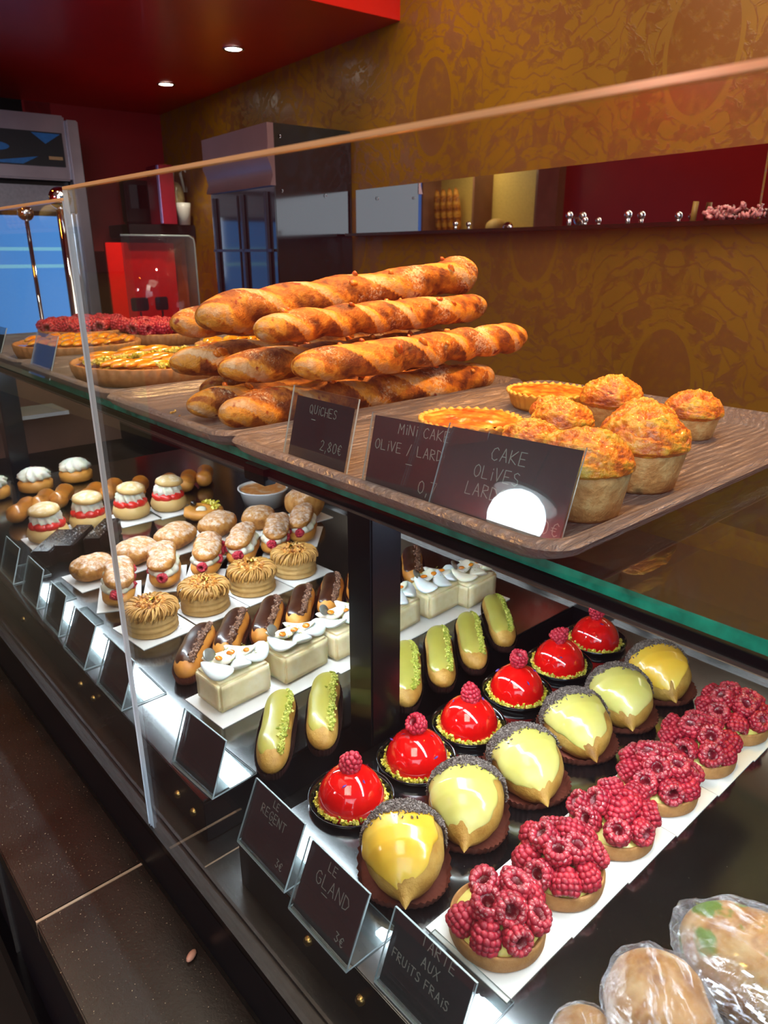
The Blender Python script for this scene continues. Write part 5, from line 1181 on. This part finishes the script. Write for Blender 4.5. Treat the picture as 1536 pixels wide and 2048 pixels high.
bread('bottom twisted bread stick whose dark end lies behind the bottom front one', (0.488, 0.985, z1 - 0.002), (1.03, 0.962, z1 - 0.002), 302, R0=0.031, turns=5)
bread('bottom back twisted bread stick, mostly hidden in the stack', (0.56, 1.075, z1), (1.07, 1.06, z1), 303, R0=0.031, turns=5)
z2 = z1 + 0.056
bread('front twisted bread stick of the middle layer, longest towards the right', (0.590, 0.852, z2 + 0.004), (1.115, 0.856, z2 + 0.010), 304, R0=0.032, turns=5.5)
bread('middle layer twisted bread stick, floury end just left of the front one', (0.515, 0.935, z2 + 0.000), (1.04, 0.935, z2 + 0.000), 305, R0=0.031, turns=5)
bread('middle layer twisted bread stick with a brown rounded end at the far left', (0.490, 1.040, z2), (1.02, 1.025, z2), 306, R0=0.031, turns=4.5)
z3 = z2 + 0.054
bread('upper twisted bread stick lying in front just below the topmost one', (0.548, 0.888, z3 + 0.002), (1.11, 0.955, z3 + 0.006), 307, R0=0.030, turns=6)
bread('topmost twisted bread stick with a thick raised far end', (0.515, 0.985, z3 + 0.014), (1.15, 1.015, z3 + 0.066), 308, R0=0.036, turns=5.5, bulb=0.06)
bread('top twisted bread stick, pale end peeping behind the topmost one', (0.515, 1.065, z3 + 0.000), (1.00, 1.080, z3 + 0.002), 309, R0=0.031, turns=5)
# loose crumbs
rnd = random.Random(8)
o = link('bread_crumbs', nibs('bread_crumbs', [(0.47 + rnd.random() * 0.2, 0.85 + rnd.random() * 0.25, TZ + 0.001) for _ in range(30)], 0.0022, CRUSTQ, rnd)); tag(o, 'small bread crumbs scattered on the bread tray', 'crumbs', None, 'stuff')

# quiches
def quiche_kit(seed, R1=0.070):
    def fl(r, z, a): return r * (1 + (0.018 * sin(34 * a) if z > 0.012 else 0.004 * sin(34 * a))), z + (0.0018 * sin(34 * a + 1) if z > 0.022 else 0)
    kit = [('crust', MB().lathe([(0, 0.0006), (R1 * 0.84, 0.0006), (R1 * 0.90, 0.006), (R1 * 0.96, 0.022), (R1 * 1.02, 0.0265), (R1 * 1.01, 0.0295), (R1 * 0.95, 0.0295), (R1 * 0.91, 0.025), (0, 0.023)], 204, fn=fl).mesh('crust', CRUSTQ))]
    def ff(r, z, a): return r, z + 0.0035 * mn.fractal(Vector((r * cos(a) * 45 + seed, r * sin(a) * 45, 0)), 0.9, 2.1, 4)
    kit.append(('filling', MB().lathe([(R1 * 0.93 * i / 16, 0.0285 + 0.002 * cos(i / 16 * 1.5)) for i in range(17)], 60, fn=ff, tone=0.5).mesh('filling', FILLQ)))
    return kit
spawn('quiche', quiche_kit(1), 'golden quiche with fluted crust just behind the mini cake sign', 'quiche', (0.745, 0.655, TZ), 0.2, 'quiches on the near tray')
spawn('quiche', quiche_kit(2), 'golden quiche with fluted crust behind, beside the mini cakes', 'quiche', (1.008, 0.712, TZ), 1.1, 'quiches on the near tray')

# olive cakes (large) and mini cakes
def muffin_kit(seed, R0=0.042, H=0.050, crown=1.18, hc=0.036):
    def b(r, z, a): return r * (1 + 0.02 * N(cos(a) * 1.5, sin(a) * 1.5, z * 30, 1.3, seed) + 0.006 * sin(40 * a)), z
    k1 = ('cake_body', MB().lathe([(0, 0.0006), (R0 * 0.80, 0.0006), (R0 * 0.86, 0.004), (R0 * 0.93, H * 0.45), (R0 * 1.02, H * 0.85), (R0 * 1.02, H), (0, H + 0.004)], 60, fn=b).mesh('cake_body', MUFFB))
    def f(u, v):
        th = u * 2.1; a = 2 * pi * v
        r = R0 * crown * sin(th) if th < pi / 2 else R0 * (crown - (th - pi / 2) * 0.30); z = H + hc * cos(th) * (1 if th < pi / 2 else 0.35)
        n = mn.fractal(Vector((cos(a) * sin(min(th, 1.57)) * 2.6 + seed, sin(a) * sin(min(th, 1.57)) * 2.6, cos(th) * 2.6)), 0.7, 2.1, 5)
        n += 0.35 * mn.fractal(Vector((cos(a) * sin(min(th, 1.57)) * 11 + seed, sin(a) * sin(min(th, 1.57)) * 11, cos(th) * 11)), 0.6, 2.1, 4)
        k = 1 + 0.035 * n * (1 if th < 1.6 else 0.5)
        z2 = z + 0.12 * hc * n * max(0, cos(th)) + 0.0012 * N(cos(a) * r, sin(a) * r, z, 150, seed)
        return (r * k * cos(a), r * k * sin(a), z2, 0.55 + 0.45 * n - 0.25 * max(0, th - 1.3))
    return [k1, ('golden_crown', MB().surf(80, 110, f, True, (True, False)).mesh('golden_crown', MUFFT))]
spawn('olive_cake', muffin_kit(401, 0.045, 0.050, 1.08, 0.034), 'large olive and bacon cake with pale body, nearest one right of its sign', 'cake', (0.600, 0.378, TZ), 0, 'large olive cakes on the near tray')
spawn('olive_cake', muffin_kit(407, 0.045, 0.048, 1.12, 0.038), 'large olive and bacon cake with deep orange crown, behind the nearest one', 'cake', (0.724, 0.385, TZ), 1, 'large olive cakes on the near tray')
for k, (x, y, s_, lab) in enumerate([(0.985, 0.455, 0.85, 'small olive cake standing alone at the right back of the near tray'), (0.955, 0.565, 0.98, 'small olive cake with the highest peaked crown'),
        (0.600, 0.485, 0.70, 'small olive cake half hidden behind the top of the cake sign'), (0.685, 0.505, 0.78, 'small olive cake between the near quiche and the large cakes'),
        (0.852, 0.455, 0.90, 'small olive cake directly behind the orange-crowned large cake'), (0.790, 0.535, 0.86, 'small olive cake in the middle of the group beside the quiches'), (0.86, 0.60, 0.7, 'small olive cake tucked next to the back quiche')]):
    spawn('mini_cake', muffin_kit(410 + k, 0.037, 0.036, 1.15, 0.032), lab, 'cake', (x, y, TZ), k, 'mini olive cakes on the near tray', s_ / 0.9)

# upper signs
ug = 'price signs on the upper trays'
ZU = TZ + 0.0005
sign('black card sign lettered QUICHES in a clear holder before the bread', (0.497, 0.752, ZU), 0.128, 0.088, 0.022, 0.04,
     [('QUiCHES', 0.030, 0.058, 0.0105, 0.0), ('-', 0.036, 0.047, 0.008, 0), ('2,80e', 0.062, 0.018, 0.012, 0.0)], group=ug, cardw=0.112, cardh=0.076, foot=False, cz=-0.004)
sign('black card sign lettered MINI CAKES OLIVE LARDON, half behind the next sign', (0.477, 0.574, ZU), 0.145, 0.084, 0.022, 0.04,
     [('MiNi CAKES', 0.034, 0.066, 0.0105, 0.0), ('OLiVE / LARDON', 0.006, 0.046, 0.0105, 0.0), ('-', 0.050, 0.032, 0.008, 0), ('0,70e', 0.070, 0.010, 0.013, 0)], group=ug, foot=False, skew=0.16)
sign('black card sign lettered CAKE OLIVES LARDON, in front with a white lamp reflection', (0.480, 0.476, ZU), 0.147, 0.086, 0.036, 0.04,
     [('CAKE', 0.052, 0.063, 0.0125, 0.0), ('OLiVES', 0.038, 0.044, 0.0120, 0.0), ('LARDON', 0.034, 0.026, 0.0120, 0.0), ('2,80e', 0.098, 0.008, 0.012, 0.0)], group=ug, foot=False, skew=0.118)
sign('small tilted clear sign holder before the fruit tarts', (0.470, 1.680, ZU), 0.13, 0.085, 0.03, 0.05, [], group=ug, foot=False, cardh=0.045)
sign('small sign holder at the left edge before the raspberry tarts', (0.474, 2.05, ZU), 0.13, 0.075, 0.03, 0.05, [], group=ug, foot=False, cardh=0.045)

# big fruit tarts
def big_tart(label, x, y, R1, seed, kind, z=TZ):
    rnd = random.Random(seed)
    t = thing('fruit_tart', label, 'tart', (x, y, z), 0.3 * seed, 'large tarts on the far trays')
    def fl(r, z_, a): return r * (1 + (0.012 * sin(48 * a) if z_ > 0.004 and r > R1 * 0.9 else 0)), z_
    link('crust', MB().lathe([(0, 0.0006), (R1 * 0.95, 0.0006), (R1 * 0.985, 0.018), (R1, 0.034), (R1 * 0.975, 0.036), (R1 * 0.955, 0.030), (0, 0.029)], 240, fn=fl).mesh('crust', TARTCR), t)
    link('glaze', MB().lathe([(R1 * 0.96 * i / 10, 0.0305) for i in range(11)], 60, fn=lambda r, z_, a: (r, z_ + 0.0015 * N(r * cos(a), r * sin(a), 0, 60, seed))).mesh('glaze', TARTGLAZE), t)
    if kind == 'berry':
        for j in range(46):
            a = j * 2.4; r = R1 * 0.88 * sqrt((j + 0.5) / 46)
            link('raspberry', RB[j % 3], t, (r * cos(a), r * sin(a), 0.046 + rnd.uniform(-0.002, 0.006)), (rnd.uniform(0, 3), rnd.uniform(0, 1.3), rnd.random() * 6), 1.35)
        return
    sl = []
    for k in range(3):
        def f(u, v, w=0.013 + 0.002 * k):
            r = sin(pi * u) ** 0.45; a = 2 * pi * v; x_ = (u - 0.5) * 0.085
            return (x_, w * r * cos(a) + 0.006 * cos(x_ * 22) - 0.006, 0.010 * r * (sin(a) if sin(a) > 0 else 0.3 * sin(a)), 0.5 + 0.5 * cos(a) * 0.4 + 0.3 * N(u * 4, v * 3, k, 1.5, seed))
        sl.append(MB().surf(18, 14, f, True, (True, True)).mesh('fruit_slice', FRUITY))
    y_ = -R1 * 0.86; row = 0
    while y_ < R1 * 0.86:
        half = sqrt(max(0, (R1 * 0.90) ** 2 - y_ * y_)); n = max(1, int(2 * half / 0.078)); 
        if row in (1, 6) and kind == 'peach':
            pts = [(rnd.uniform(-half, half), y_ + rnd.gauss(0, 0.006), 0.036 + rnd.uniform(0, 0.008)) for _ in range(int(half * 1100))]
            link('pistachio_row', nibs('pistachio_row', pts, 0.0048, PISTAY, rnd, (1, 1, 1)), t, None or (0, 0, 0))['kind'] = 'stuff'
        else:
            for j in range(n):
                x_ = (j + 0.5 - n / 2) * 2 * half / n
                link('fruit_slice', sl[rnd.randrange(3)], t, (x_, y_, 0.036 + rnd.uniform(0, 0.004)), (rnd.uniform(-0.25, 0.25), 0, rnd.uniform(-0.12, 0.12)))
        y_ += 0.030; row += 1
big_tart('large tart with rows of glazed yellow fruit and a pistachio band', 0.668, 1.470, 0.170, 1, 'peach')
big_tart('large tart of glazed yellow fruit behind the pistachio-banded one', 0.955, 1.60, 0.115, 2, 'plain')
big_tart('large yellow fruit tart at the left beyond the small clear sign', 0.66, 1.90, 0.15, 3, 'plain')
big_tart('large tart heaped with raspberries, nearer of the two raspberry tarts', 0.925, 2.00, 0.115, 4, 'berry')
big_tart('large raspberry tart at the far left edge', 0.80, 2.22, 0.13, 5, 'berry')

# crumb on the customer ledge
o = link('crumb', MB().ico((0, 0, 0.0035), 0.005, 2, (1.5, 0.8, 0.7)).mesh('crumb', plain('pinkish_crumb', '#a87864', 0.6)), None, (0.2115, 0.532, 0.812), (0, 0, 0.5)); tag(o, 'tiny pinkish crumb on the stone ledge against the black fascia', 'crumb')
